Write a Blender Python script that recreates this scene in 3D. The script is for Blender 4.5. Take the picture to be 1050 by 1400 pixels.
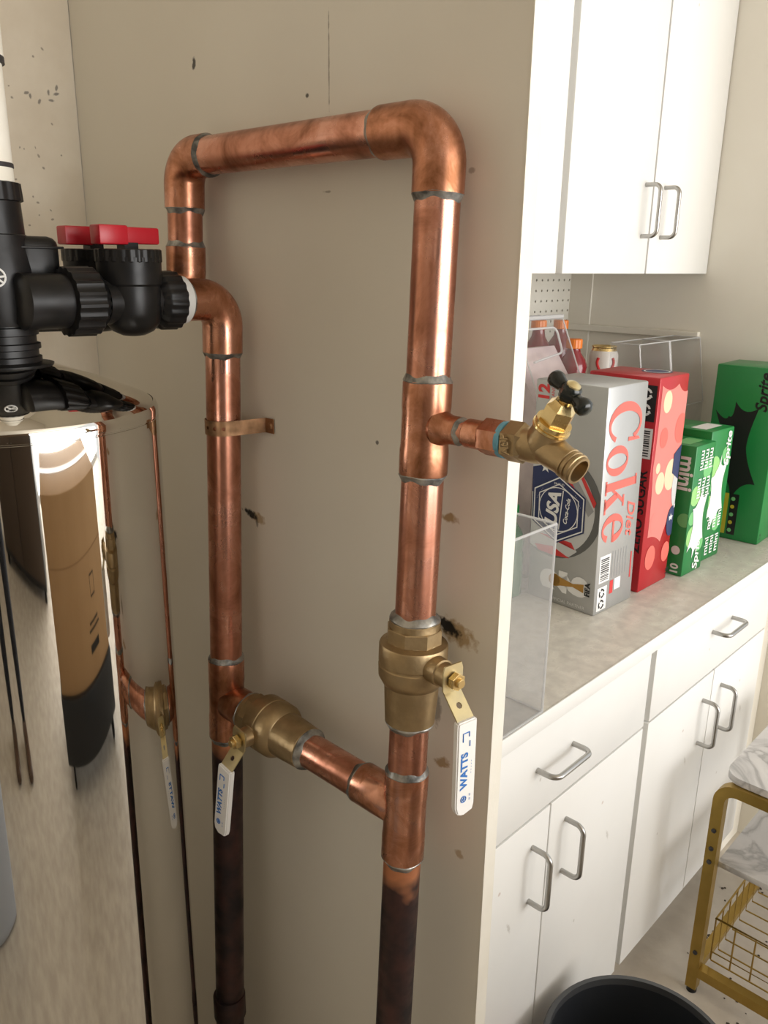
import bpy, bmesh, math, random
from mathutils import Vector, Matrix
random.seed(7)
PI = math.pi
S = bpy.context.scene
COL = S.collection
for o in list(bpy.data.objects): bpy.data.objects.remove(o)

# ------------------------------------------------------------------ camera
def cam_setup():
    yaw, pitch, roll = math.radians(43.238), math.radians(16.839), math.radians(-0.807)
    f0 = Vector((math.cos(yaw), math.sin(yaw), 0))
    fw = f0*math.cos(pitch) + Vector((0, 0, -math.sin(pitch)))
    rt = Vector((math.sin(yaw), -math.cos(yaw), 0)); dn = fw.cross(rt)
    c, s = math.cos(roll), math.sin(roll)
    r2 = c*rt + s*dn; d2 = -s*rt + c*dn
    M = Matrix((( r2.x, -d2.x, -fw.x), (r2.y, -d2.y, -fw.y), (r2.z, -d2.z, -fw.z))).to_4x4()
    cd = bpy.data.cameras.new('camera'); co = bpy.data.objects.new('camera', cd); COL.objects.link(co)
    M.translation = Vector((-0.6303, -0.4335, 1.397)); co.matrix_world = M
    cd.sensor_fit = 'VERTICAL'; cd.sensor_height = 24.0; cd.lens = 24.0*1124.6/1400.0
    cd.clip_start = 0.02; cd.clip_end = 200
    S.camera = co
cam_setup()
# ------------------------------------------------------------------ world, lights, exposure
W = bpy.data.worlds.new('world'); S.world = W; W.use_nodes = True
bgn = W.node_tree.nodes['Background']; bgn.inputs['Color'].default_value = (0.95, 0.96, 0.96, 1); bgn.inputs['Strength'].default_value = 1.0
def area(name, loc, target, sx, sy, power, color):
    l = bpy.data.lights.new(name, 'AREA'); l.shape = 'RECTANGLE'; l.size = sx; l.size_y = sy; l.energy = power; l.color = color
    o = bpy.data.objects.new(name, l); COL.objects.link(o); o.location = loc
    o.rotation_euler = (Vector(target)-Vector(loc)).to_track_quat('-Z', 'Y').to_euler(); return o
area('garage_opening_offscreen', (1.0, -4.0, 1.2), (1.0, 0.0, 1.2), 4.4, 2.3, 185, (1.0, 0.985, 0.96))
S.cycles.transparent_max_bounces = 32
S.view_settings.view_transform = 'Standard'; S.view_settings.look = 'None'; S.view_settings.gamma = 1.0
S.view_settings.use_curve_mapping = False; S.view_settings.exposure = 0.20

# ------------------------------------------------------------------ materials
def mat(name, c1, c2=None, rough=0.5, rough2=None, metal=0.0, scale=8.0, detail=4.0, bump=0.0, bscale=60.0, spec=0.5, stretch=(1, 1, 1), lo=0.35, hi=0.65, coat=0.0):
    m = bpy.data.materials.new(name); m.use_nodes = True
    nt = m.node_tree; b = nt.nodes['Principled BSDF']
    b.inputs['Base Color'].default_value = (*c1, 1); b.inputs['Metallic'].default_value = metal
    b.inputs['Roughness'].default_value = rough; b.inputs['Specular IOR Level'].default_value = spec
    b.inputs['Coat Weight'].default_value = coat
    if c2 or bump or rough2 is not None:
        tc = nt.nodes.new('ShaderNodeTexCoord'); mp = nt.nodes.new('ShaderNodeMapping')
        mp.inputs['Scale'].default_value = stretch; nt.links.new(tc.outputs['Object'], mp.inputs['Vector'])
    if c2 or rough2 is not None:
        n = nt.nodes.new('ShaderNodeTexNoise'); n.inputs['Scale'].default_value = scale; n.inputs['Detail'].default_value = detail
        nt.links.new(mp.outputs['Vector'], n.inputs['Vector'])
        mr = nt.nodes.new('ShaderNodeMapRange'); mr.inputs['From Min'].default_value = lo; mr.inputs['From Max'].default_value = hi
        nt.links.new(n.outputs['Fac'], mr.inputs['Value'])
        if c2:
            mx = nt.nodes.new('ShaderNodeMix'); mx.data_type = 'RGBA'; mx.name = 'basemix'
            mx.inputs['A'].default_value = (*c1, 1); mx.inputs['B'].default_value = (*c2, 1)
            nt.links.new(mr.outputs['Result'], mx.inputs['Factor']); nt.links.new(mx.outputs['Result'], b.inputs['Base Color'])
        if rough2 is not None:
            r = nt.nodes.new('ShaderNodeMapRange'); r.inputs['To Min'].default_value = rough; r.inputs['To Max'].default_value = rough2
            nt.links.new(mr.outputs['Result'], r.inputs['Value']); nt.links.new(r.outputs['Result'], b.inputs['Roughness'])
    if bump:
        n2 = nt.nodes.new('ShaderNodeTexNoise'); n2.inputs['Scale'].default_value = bscale; n2.inputs['Detail'].default_value = 5
        nt.links.new(mp.outputs['Vector'], n2.inputs['Vector'])
        bp = nt.nodes.new('ShaderNodeBump'); bp.inputs['Strength'].default_value = bump; bp.inputs['Distance'].default_value = 0.002
        nt.links.new(n2.outputs['Fac'], bp.inputs['Height']); nt.links.new(bp.outputs['Normal'], b.inputs['Normal'])
    return m
def N(nt, typ, **kw):
    n = nt.nodes.new(typ)
    for k, v in kw.items(): setattr(n, k, v)
    return n
def add_spots(m, axes, spots):
    """stains with a shape of their own: (u, v, ru, rv, angle, colour, strength) on the surface axes"""
    nt = m.node_tree; b = nt.nodes['Principled BSDF']
    src = b.inputs['Base Color'].links[0].from_socket if b.inputs['Base Color'].links else None
    tc = N(nt, 'ShaderNodeTexCoord'); sp = N(nt, 'ShaderNodeSeparateXYZ')
    nz = N(nt, 'ShaderNodeTexNoise'); nz.inputs['Scale'].default_value = 140; nz.inputs['Detail'].default_value = 4
    nt.links.new(tc.outputs['Object'], nz.inputs['Vector']); nt.links.new(tc.outputs['Object'], sp.inputs['Vector'])
    def M(op, a, bb, c=None):
        n = N(nt, 'ShaderNodeMath', operation=op)
        for i, x in enumerate((a, bb, c)):
            if x is None: continue
            if isinstance(x, (int, float)): n.inputs[i].default_value = x
            else: nt.links.new(x, n.inputs[i])
        return n.outputs[0]
    U, V = sp.outputs[axes[0]], sp.outputs[axes[1]]
    for (u, v, ru, rv, an, colr, st) in spots:
        du, dv = M('SUBTRACT', U, u), M('SUBTRACT', V, v); ca, sa = math.cos(an), math.sin(an)
        p = M('ADD', M('MULTIPLY', du, ca/ru), M('MULTIPLY', dv, sa/ru)); q = M('ADD', M('MULTIPLY', du, -sa/rv), M('MULTIPLY', dv, ca/rv))
        d = M('SQRT', M('ADD', M('MULTIPLY', p, p), M('MULTIPLY', q, q)), 0)
        d = M('ADD', d, M('MULTIPLY', M('SUBTRACT', nz.outputs['Fac'], 0.5), 1.6))
        mr = N(nt, 'ShaderNodeMapRange'); mr.inputs['From Min'].default_value = 1.0; mr.inputs['From Max'].default_value = 0.55
        mr.inputs['To Max'].default_value = st; nt.links.new(d, mr.inputs['Value'])
        mx = N(nt, 'ShaderNodeMix', data_type='RGBA'); mx.inputs['B'].default_value = (*colr, 1)
        if src: nt.links.new(src, mx.inputs['A'])
        else: mx.inputs['A'].default_value = b.inputs['Base Color'].default_value
        nt.links.new(mr.outputs['Result'], mx.inputs['Factor']); src = mx.outputs['Result']
    nt.links.new(src, b.inputs['Base Color'])

M_ = {}
M_['panel'] = mat('panel_paint', (0.76, 0.725, 0.64), (0.73, 0.69, 0.605), 0.45, 0.6, scale=3, bump=0.08, bscale=120)
BLK, RUST = (0.012, 0.010, 0.008), (0.33, 0.20, 0.05)
add_spots(M_['panel'], (1, 2), [
    (0.052, 1.026, 0.030, 0.015, 0.25, RUST, 0.75), (0.064, 1.029, 0.022, 0.009, 0.3, BLK, 1.0),
    (0.384, 1.078, 0.017, 0.008, 0.2, RUST, 0.7), (0.398, 1.081, 0.017, 0.006, 0.2, BLK, 1.0), (0.386, 1.072, 0.003, 0.008, 0.0, BLK, 0.6),
    (0.067, 1.149, 0.012, 0.006, 0.0, RUST, 0.85), (0.064, 0.863, 0.013, 0.007, -0.4, RUST, 0.75), (0.035, 0.757, 0.007, 0.006, 0.0, RUST, 0.6),
    (0.074, 0.925, 0.006, 0.020, 0.0, (0.12, 0.09, 0.05), 0.6),
    (0.478, 1.619, 0.004, 0.008, 0.0, BLK, 0.9), (0.277, 1.563, 0.003, 0.003, 0, BLK, 0.9), (0.171, 1.211, 0.0028, 0.0028, 0, BLK, 0.8),
    (0.244, 1.590, 0.0011, 0.055, 0, (0.25, 0.22, 0.17), 0.8), (0.248, 1.468, 0.007, 0.0014, 0, (0.25, 0.22, 0.17), 0.7), (0.057, 1.478, 0.004, 0.003, 0, (0.25, 0.22, 0.17), 0.6)])
M_['panel_edge'] = mat('panel_edge_paint', (0.76, 0.725, 0.64), (0.71, 0.67, 0.58), 0.4, 0.55, scale=14, bump=0.1, bscale=200)
M_['cab'] = mat('cabinet_paint', (0.78, 0.775, 0.75), (0.75, 0.74, 0.71), 0.3, 0.42, scale=4, bump=0.05, bscale=90)
add_spots(M_['cab'], (0, 2), [(0.05, 0.10, 0.004, 0.012, 0.4, (0.3, 0.27, 0.22), 0.4), (-0.04, -0.02, 0.003, 0.004, 0, (0.25, 0.2, 0.15), 0.4), (0.02, 0.18, 0.004, 0.004, 0, (0.3, 0.12, 0.06), 0.4)])
M_['cabside'] = M_['cab']
M_['counter'] = mat('counter_laminate', (0.60, 0.57, 0.50), (0.48, 0.45, 0.40), 0.25, 0.4, scale=45, detail=6)
M_['endwall'] = mat('end_wall_paint', (0.76, 0.725, 0.64), (0.73, 0.69, 0.605), 0.5, 0.6, scale=5, bump=0.06)
M_['concrete'] = mat('painted_concrete', (0.76, 0.69, 0.57), (0.69, 0.61, 0.49), 0.7, 0.85, scale=12, bump=0.5, bscale=70)
add_spots(M_['concrete'], (0, 2), [(-0.03+0.075*random.uniform(-1, 1)-0.02, 1.60+random.uniform(-0.16, 0.10), random.uniform(.0008, .0022), random.uniform(.0012, .0035), random.uniform(0, 3), (0.22, 0.19, 0.15), 0.75) for i in range(30)]
          + [(-0.056+random.uniform(-.03, .03), 1.615+random.uniform(-.012, .012), .005, .0022, random.uniform(0, 2), (0.16, 0.145, 0.13), 0.8) for i in range(7)])
M_['floor'] = mat('floor_concrete', (0.62, 0.565, 0.485), (0.52, 0.465, 0.395), 0.75, 0.85, scale=14, detail=9, bump=0.35, bscale=60)
M_['ceiling'] = mat('ceiling_paint', (0.72, 0.66, 0.56), None, 0.7)
M_['brownwall'] = mat('brown_board', (0.16, 0.10, 0.06), (0.10, 0.065, 0.04), 0.6, scale=6, stretch=(8, 1, 1))
def copper(name, cols, scale, r0, r1):
    m = bpy.data.materials.new(name); m.use_nodes = True; nt = m.node_tree; b = nt.nodes['Principled BSDF']; b.inputs['Metallic'].default_value = 1
    tc = N(nt, 'ShaderNodeTexCoord'); n1 = N(nt, 'ShaderNodeTexNoise'); n1.inputs['Scale'].default_value = scale; n1.inputs['Detail'].default_value = 7; n1.inputs['Roughness'].default_value = .62; n1.inputs['Distortion'].default_value = .6
    nt.links.new(tc.outputs['Object'], n1.inputs['Vector'])
    mp = N(nt, 'ShaderNodeMapping'); mp.inputs['Scale'].default_value = (1, 1, .12); nt.links.new(tc.outputs['Object'], mp.inputs['Vector'])
    n2 = N(nt, 'ShaderNodeTexNoise'); n2.inputs['Scale'].default_value = 110; n2.inputs['Detail'].default_value = 3; nt.links.new(mp.outputs['Vector'], n2.inputs['Vector'])
    ma = N(nt, 'ShaderNodeMath', operation='MULTIPLY_ADD'); ma.inputs[1].default_value = .22; nt.links.new(n2.outputs['Fac'], ma.inputs[0])
    su = N(nt, 'ShaderNodeMath', operation='SUBTRACT'); su.inputs[1].default_value = .11; nt.links.new(n1.outputs['Fac'], su.inputs[0]); nt.links.new(su.outputs[0], ma.inputs[2])
    r = N(nt, 'ShaderNodeValToRGB'); e = r.color_ramp.elements
    e[0].position = .30; e[0].color = (*cols[0], 1); e[1].position = .66; e[1].color = (*cols[2], 1); x = e.new(.47); x.color = (*cols[1], 1)
    nt.links.new(ma.outputs[0], r.inputs['Fac']); nt.links.new(r.outputs['Color'], b.inputs['Base Color'])
    mr = N(nt, 'ShaderNodeMapRange'); mr.inputs['From Min'].default_value = .3; mr.inputs['From Max'].default_value = .7; mr.inputs['To Min'].default_value = r1; mr.inputs['To Max'].default_value = r0
    nt.links.new(ma.outputs[0], mr.inputs['Value']); nt.links.new(mr.outputs['Result'], b.inputs['Roughness'])
    bp = N(nt, 'ShaderNodeBump'); bp.inputs['Strength'].default_value = .06; bp.inputs['Distance'].default_value = .002; nt.links.new(n1.outputs['Fac'], bp.inputs['Height']); nt.links.new(bp.outputs['Normal'], b.inputs['Normal'])
    return m
M_['copper'] = copper('copper', ((.28, .115, .066), (.52, .235, .155), (.70, .365, .275)), 17, .20, .40)
M_['copper_fit'] = copper('copper_fitting', ((.24, .10, .048), (.46, .205, .118), (.66, .34, .24)), 24, .20, .42)
def dark_pipe(name, z0, z1):
    m = mat(name, (0.060, 0.024, 0.020), (0.018, 0.012, 0.012), 0.35, 0.6, metal=0.45, scale=30, detail=6, bump=0.15, bscale=90)
    nt = m.node_tree; b = nt.nodes['Principled BSDF']; mxo = nt.nodes['basemix']
    tc = N(nt, 'ShaderNodeTexCoord'); sp = N(nt, 'ShaderNodeSeparateXYZ'); nt.links.new(tc.outputs['Object'], sp.inputs['Vector'])
    nz = N(nt, 'ShaderNodeTexNoise'); nz.inputs['Scale'].default_value = 35; nt.links.new(tc.outputs['Object'], nz.inputs['Vector'])
    ad = N(nt, 'ShaderNodeMath', operation='MULTIPLY_ADD'); ad.inputs[1].default_value = 0.06
    nt.links.new(nz.outputs['Fac'], ad.inputs[0]); nt.links.new(sp.outputs[2], ad.inputs[2])
    mr = N(nt, 'ShaderNodeMapRange'); mr.inputs['From Min'].default_value = z0+.03; mr.inputs['From Max'].default_value = z1+.03
    nt.links.new(ad.outputs[0], mr.inputs['Value'])
    mx = N(nt, 'ShaderNodeMix', data_type='RGBA'); mx.inputs['B'].default_value = (0.62, 0.27, 0.14, 1)
    nt.links.new(mxo.outputs['Result'], mx.inputs['A']); nt.links.new(mr.outputs['Result'], mx.inputs['Factor']); nt.links.new(mx.outputs['Result'], b.inputs['Base Color'])
    r2 = N(nt, 'ShaderNodeMapRange'); r2.inputs['To Min'].default_value = .45; r2.inputs['To Max'].default_value = 1
    nt.links.new(mr.outputs['Result'], r2.inputs['Value']); nt.links.new(r2.outputs['Result'], b.inputs['Metallic'])
    add_spots(m, (1, 2), [(random.choice([.068, .39])+random.uniform(-.02, .02), random.uniform(.1, .7), .002, .004, 0, (.22, .27, .25), .8) for i in range(14)])
    return m
M_['pipe_dark_r'] = dark_pipe('oxidised_copper_right', 0.735, 0.757)
M_['pipe_dark_l'] = dark_pipe('oxidised_copper_left', 0.755, 0.78)
M_['solder'] = mat('solder', (0.42, 0.41, 0.38), (0.10, 0.10, 0.095), 0.35, 0.6, metal=0.8, scale=60, bump=0.3, bscale=150)
M_['bronze'] = mat('cast_bronze', (0.45, 0.335, 0.19), (0.33, 0.24, 0.13), 0.38, 0.52, metal=1.0, scale=40, bump=0.12, bscale=260)
M_['brass'] = mat('brass', (0.80, 0.62, 0.30), (0.62, 0.45, 0.20), 0.2, 0.35, metal=1.0, scale=40)
M_['zinc'] = mat('yellow_zinc_steel', (0.66, 0.55, 0.30), (0.50, 0.43, 0.27), 0.36, 0.48, metal=1.0, scale=35)
M_['grip'] = mat('white_vinyl', (0.82, 0.80, 0.77), None, 0.32)
M_['blue'] = mat('blue_print', (0.03, 0.16, 0.48), None, 0.5)
M_['bluetape'] = mat('blue_sealant', (0.16, 0.42, 0.55), (0.10, 0.30, 0.42), 0.5, scale=60)
M_['strap'] = mat('copper_strap', (0.50, 0.29, 0.16), (0.30, 0.18, 0.10), 0.4, 0.6, metal=1.0, scale=50)
M_['blackp'] = mat('black_plastic', (0.006, 0.006, 0.006), (0.011, 0.010, 0.010), 0.30, 0.45, scale=30, spec=0.3)
M_['black_handle'] = mat('black_enamel', (0.010, 0.013, 0.011), None, 0.22)
M_['redp'] = mat('red_plastic', (0.45, 0.010, 0.022), None, 0.35)
M_['pvc'] = mat('white_pvc', (0.80, 0.77, 0.69), (0.74, 0.70, 0.60), 0.35, 0.5, scale=20)
M_['primer'] = mat('dark_primer', (0.03, 0.028, 0.03), None, 0.5)
M_['mirror'] = mat('polished_stainless', (0.74, 0.72, 0.68), (0.68, 0.66, 0.62), 0.012, 0.035, metal=1.0, scale=5, detail=6)
add_spots(M_['mirror'], (0, 2), [(-.29+random.uniform(-.13, .12), -.2+random.uniform(.25, 1.1), .003, random.uniform(.003, .012), random.uniform(-.3, .3), (.35, .31, .26), .5) for i in range(16)])
M_['grey'] = mat('light_grey_print', (0.72, 0.72, 0.70), None, 0.5)
M_['pull'] = mat('satin_nickel', (0.42, 0.41, 0.39), None, 0.3, metal=1.0)
M_['gold'] = mat('gold_powder_coat', (0.38, 0.25, 0.058), (0.32, 0.21, 0.045), 0.32, 0.4, metal=0.75, scale=20)
M_['binblack'] = mat('dark_bin_plastic', (0.018, 0.020, 0.024), None, 0.38)
M_['binrim'] = mat('bin_rim_plastic', (0.055, 0.057, 0.06), None, 0.4)
def marble():
    m = bpy.data.materials.new('marble_laminate'); m.use_nodes = True; nt = m.node_tree; b = nt.nodes['Principled BSDF']
    tc = N(nt, 'ShaderNodeTexCoord'); nz = N(nt, 'ShaderNodeTexNoise'); nz.inputs['Scale'].default_value = 6; nz.inputs['Detail'].default_value = 8; nz.inputs['Distortion'].default_value = 1.4
    nt.links.new(tc.outputs['Object'], nz.inputs['Vector'])
    r = N(nt, 'ShaderNodeValToRGB'); e = r.color_ramp.elements
    e[0].position = .36; e[0].color = (.66, .64, .62, 1); e[1].position = .70; e[1].color = (.62, .60, .58, 1)
    for p, c in ((.47, .58), (.50, .36), (.525, .50), (.56, .61)):
        x = e.new(p); x.color = (c, c*.97, c*.95, 1)
    nt.links.new(nz.outputs['Fac'], r.inputs['Fac']); nt.links.new(r.outputs['Color'], b.inputs['Base Color']); b.inputs['Roughness'].default_value = .3
    return m
M_['marble'] = marble()
def acrylic(name, tint, gloss=1.0, haze=0.0):
    m = bpy.data.materials.new(name); m.use_nodes = True; nt = m.node_tree; nt.nodes.remove(nt.nodes['Principled BSDF'])
    out = nt.nodes['Material Output']; t = N(nt, 'ShaderNodeBsdfTransparent'); t.inputs['Color'].default_value = (*tint, 1)
    g = N(nt, 'ShaderNodeBsdfGlossy'); g.inputs['Roughness'].default_value = .06
    d = N(nt, 'ShaderNodeBsdfTranslucent'); d.inputs['Color'].default_value = (.85, .85, .85, 1); d2 = N(nt, 'ShaderNodeBsdfDiffuse'); d2.inputs['Color'].default_value = (.85, .85, .85, 1)
    dm = N(nt, 'ShaderNodeMixShader'); dm.inputs[0].default_value = .4; nt.links.new(d2.outputs[0], dm.inputs[1]); nt.links.new(d.outputs[0], dm.inputs[2])
    hz = N(nt, 'ShaderNodeMixShader'); hz.inputs[0].default_value = haze; nt.links.new(t.outputs[0], hz.inputs[1]); nt.links.new(dm.outputs[0], hz.inputs[2])
    lw = N(nt, 'ShaderNodeLayerWeight'); lw.inputs['Blend'].default_value = .5
    pw = N(nt, 'ShaderNodeMath', operation='POWER'); pw.inputs[1].default_value = 5; nt.links.new(lw.outputs['Facing'], pw.inputs[0])
    mu = N(nt, 'ShaderNodeMath', operation='MULTIPLY_ADD'); mu.use_clamp = True; mu.inputs[1].default_value = .5*gloss; mu.inputs[2].default_value = .04*gloss; nt.links.new(pw.outputs[0], mu.inputs[0])
    mx = N(nt, 'ShaderNodeMixShader'); nt.links.new(mu.outputs[0], mx.inputs[0]); nt.links.new(hz.outputs[0], mx.inputs[1]); nt.links.new(g.outputs[0], mx.inputs[2])
    nt.links.new(mx.outputs[0], out.inputs['Surface']); return m
M_['acrylic'] = acrylic('clear_acrylic', (.95, .95, .955), 1.0, .03)
M_['acrylic_box'] = acrylic('scuffed_sheen_acrylic', (.95, .95, .955), 1.8, .20)  # scuff haze raised so its white imitates a reflected sheen on the pane
M_['acrylic_edge'] = acrylic('acrylic_edge', (.90, .90, .91), 1.5, .55)
M_['peg'] = mat('pegboard_paint', (.70, .67, .59), (.66, .63, .55), .6, scale=6)
def flat(name, c, rough=.4): 
    if name not in M_: M_[name] = mat(name, c, None, rough)
    return M_[name]

# ------------------------------------------------------------------ mesh helpers
def finish(bm, name, m, parent=None, smooth=40, loc=None):
    me = bpy.data.meshes.new(name); bmesh.ops.recalc_face_normals(bm, faces=bm.faces[:]); bm.to_mesh(me); bm.free()
    for mm in (m if isinstance(m, (list, tuple)) else [m]): me.materials.append(mm)
    o = bpy.data.objects.new(name, me); COL.objects.link(o)
    if smooth:
        for p in me.polygons: p.use_smooth = True
        try: me.set_sharp_from_angle(angle=math.radians(smooth))
        except Exception: pass
    if parent: o.parent = parent
    if loc: o.location = loc
    return o
def struct(o): o['kind'] = 'structure'; return o
def tag(o, label, cat, group=None):
    o['label'] = label; o['category'] = cat
    if group: o['group'] = group
    return o
def thing(name, label, cat, loc=(0, 0, 0), rz=0, group=None):
    o = bpy.data.objects.new(name, None); COL.objects.link(o); o.location = loc; o.rotation_euler = (0, 0, rz); o.empty_display_size = .05
    return tag(o, label, cat, group)
def child(parent, name, bm, m, smooth=40, world=True):
    """mesh authored in world coordinates, kept as child of a thing at parent.location"""
    if world:
        inv = parent_mat(parent).inverted(); bmesh.ops.transform(bm, matrix=inv, verts=bm.verts[:])
    return finish(bm, name, m, parent, smooth)
def parent_mat(p):
    M = Matrix.Translation(p.location) @ p.rotation_euler.to_matrix().to_4x4()
    return (parent_mat(p.parent) @ M) if p.parent else M
def box(bm, x0, x1, y0, y1, z0, z1, bev=0.0, seg=2):
    r = bmesh.ops.create_cube(bm, size=1.0); vs = r['verts']
    for v in vs: v.co = Vector(((x0+x1)/2+v.co.x*(x1-x0), (y0+y1)/2+v.co.y*(y1-y0), (z0+z1)/2+v.co.z*(z1-z0)))
    if bev:
        es = list({e for v in vs for e in v.link_edges}); bmesh.ops.bevel(bm, geom=es, offset=bev, segments=seg, affect='EDGES', profile=.5)
    return bm
def B(*a, **k): return box(bmesh.new(), *a, **k)
def frame(d):
    d = Vector(d).normalized(); a = Vector((0, 0, 1)) if abs(d.z) < .9 else Vector((1, 0, 0))
    u = d.cross(a).normalized(); return d, u, d.cross(u).normalized()
def lathe(bm, p0, d, prof, n=40, close=True, ribs=0, ribd=0.0, poly=None):
    """profile [(t along axis, radius)]"""
    d, u, v = frame(d); p0 = Vector(p0); rings = []
    nn = poly or n
    for (t, r) in prof:
        ring = []
        for i in range(nn):
            a = 2*PI*(i+.5)/nn; rr = r - (ribd if (ribs and (i*ribs*2//nn) % 2) else 0)
            ring.append(bm.verts.new(p0+d*t+(u*math.cos(a)+v*math.sin(a))*rr))
        rings.append(ring)
    for a, b in zip(rings, rings[1:]):
        for i in range(nn): bm.faces.new((a[i], a[(i+1) % nn], b[(i+1) % nn], b[i]))
    if close: bm.faces.new(rings[0][::-1]); bm.faces.new(rings[-1])
    return bm
def L(*a, **k): return lathe(bmesh.new(), *a, **k)
def sweep(bm, pts, r, n=24, cap=True, closed=False):
    pts = [Vector(p) for p in pts]; rings = []; up = None
    m = len(pts)
    for i, p in enumerate(pts):
        if closed: d = (pts[(i+1) % m]-pts[i-1])
        else: d = (pts[min(i+1, m-1)]-pts[max(i-1, 0)])
        d.normalize()
        if up is None: _, up, _ = frame(d)
        up = (up-d*up.dot(d)).normalized(); w = d.cross(up)
        rr = r[i] if isinstance(r, (list, tuple)) else r
        rings.append([bm.verts.new(p+(up*math.cos(2*PI*k/n)+w*math.sin(2*PI*k/n))*rr) for k in range(n)])
    prs = list(zip(rings, rings[1:])) + ([(rings[-1], rings[0])] if closed else [])
    for a, b in prs:
        for k in range(n): bm.faces.new((a[k], a[(k+1) % n], b[(k+1) % n], b[k]))
    if cap and not closed: bm.faces.new(rings[0][::-1]); bm.faces.new(rings[-1])
    return bm
def rounded(pts, rad, seg=8):
    pts = [Vector(p) for p in pts]; out = [pts[0]]
    for i in range(1, len(pts)-1):
        a, p, b = pts[i-1], pts[i], pts[i+1]; da, db = (a-p).normalized(), (b-p).normalized()
        ang = da.angle(db); t = rad/math.tan(ang/2); c = p+(da+db).normalized()*(rad/math.sin(ang/2))
        s, e = p+da*t-c, p+db*t-c; tot = s.angle(e)
        for k in range(seg+1):
            f = k/seg; out.append(c+(s*math.sin((1-f)*tot)+e*math.sin(f*tot))/math.sin(tot))
    out.append(pts[-1]); return out
def prism(bm, pts2, fn, t0, t1):
    """polygon pts2 -> fn(u,v,t)"""
    a = [bm.verts.new(fn(u, v, t0)) for u, v in pts2]; b = [bm.verts.new(fn(u, v, t1)) for u, v in pts2]
    fa = [bm.faces.new(a), bm.faces.new(b[::-1])]; n = len(a)
    for i in range(n): bm.faces.new((a[i], b[i], b[(i+1) % n], a[(i+1) % n]))
    bmesh.ops.triangulate(bm, faces=fa); return bm
def holed_quad(bm, q, r):
    """flat quad with a real octagonal hole in its middle"""
    c = sum((v.co for v in q), Vector())/4; e1 = ((q[1].co+q[0].co)/2-c).normalized(); e2 = ((q[1].co+q[2].co)/2-c); e2 = (e2-e1*e2.dot(e1)).normalized()
    oc = [bm.verts.new(c+(e1*math.cos(t)+e2*math.sin(t))*r) for t in [(-.5+k)*PI/4 for k in range(8)]]
    for k in range(4):
        a, b = q[k], q[(k+1) % 4]
        bm.faces.new((a, b, oc[2*k+1], oc[2*k])); bm.faces.new((b, oc[(2*k+2) % 8], oc[2*k+1]))
def text_bm(s, size=1.0, off=0.0, shear=0.0):
    cu = bpy.data.curves.new('tmp', 'FONT'); cu.body = s; cu.size = size; cu.offset = off; cu.shear = shear; cu.align_x = 'CENTER'; cu.align_y = 'CENTER'; cu.resolution_u = 4
    o = bpy.data.objects.new('tmp', cu); COL.objects.link(o); dg = bpy.context.evaluated_depsgraph_get(); dg.update()
    me = bpy.data.meshes.new_from_object(o.evaluated_get(dg)); bm = bmesh.new(); bm.from_mesh(me)
    bpy.data.objects.remove(o); bpy.data.meshes.remove(me); return bm

# ------------------------------------------------------------------ the setting
XE, YB = 1.32, 0.74
ZC = 0.813
struct(finish(B(-3.0, 3.2, -6.0, 0.80, -0.06, 0.0), 'floor', M_['floor'], smooth=0))
struct(finish(B(-3.0, 0.0, 0.77, 0.87, 0.0, 2.6), 'wall_back', M_['concrete'], smooth=0))
wp = finish(B(0.0, 0.0195, 0.0008, 0.7675, 0.0, 2.6), 'wall_panel', M_['panel'], smooth=0); struct(wp)
struct(finish(B(-0.0002, 0.0197, -0.0006, 0.0012, 0.0, 2.6), 'trim_1', M_['panel_edge'], smooth=0))
wa = struct(finish(B(0.0195, XE, YB+.02, YB+.1, 0.0, 2.6), 'wall_alcove', M_['peg'], smooth=0))
def peg_sheet(x0, x1, z0, z1, pitch=.0254, r=.0032, th=.005):
    bm = bmesh.new(); nx, nz = int((x1-x0)/pitch), int((z1-z0)/pitch); x0 = x1-nx*pitch
    sq = [(1, 0), (1, 1), (0, 1), (-1, 1), (-1, 0), (-1, -1), (0, -1), (1, -1)]
    for i in range(nx):
        for k in range(nz):
            cx, cz = x0+(i+.5)*pitch, z0+(k+.5)*pitch
            o_ = [bm.verts.new((cx+a*pitch/2, YB, cz+b*pitch/2)) for a, b in sq]
            f_ = [bm.verts.new((cx+r*math.cos(t*PI/4), YB, cz+r*math.sin(t*PI/4))) for t in range(8)]
            b_ = [bm.verts.new((v.co.x, YB+th, v.co.z)) for v in f_]
            for t in range(8):
                u = (t+1) % 8; bm.faces.new((o_[t], o_[u], f_[u], f_[t])); bm.faces.new((f_[t], f_[u], b_[u], b_[t]))
    bmesh.ops.remove_doubles(bm, verts=bm.verts[:], dist=1e-5)
    return finish(bm, 'pegboard', M_['peg'], wa, 0)
peg_sheet(.02, XE, .79, 1.425)
struct(finish(B(XE, XE+.1, -0.05, YB+.1, 0.0, 2.6), 'wall_end', M_['endwall'], smooth=0))
struct(finish(B(XE-.006, XE, 0.678, YB, ZC, 2.6), 'trim_2', M_['endwall'], smooth=0))
struct(finish(B(XE-.014, XE, 0.385, YB, 1.236, 1.252, bev=.002), 'trim_3', M_['endwall'], smooth=0))
struct(finish(B(-3.0, 1.42, -4.0, 0.87, 2.6, 2.7), 'ceiling', M_['ceiling'], smooth=0))
struct(finish(B(-3.1, -3.0, -4.0, 0.87, 0.0, 2.6), 'wall_left', M_['ceiling'], smooth=0))
struct(finish(B(-3.0, -1.2, -4.1, -4.0, 0.0, 2.6), 'wall_front', M_['brownwall'], smooth=0))

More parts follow.
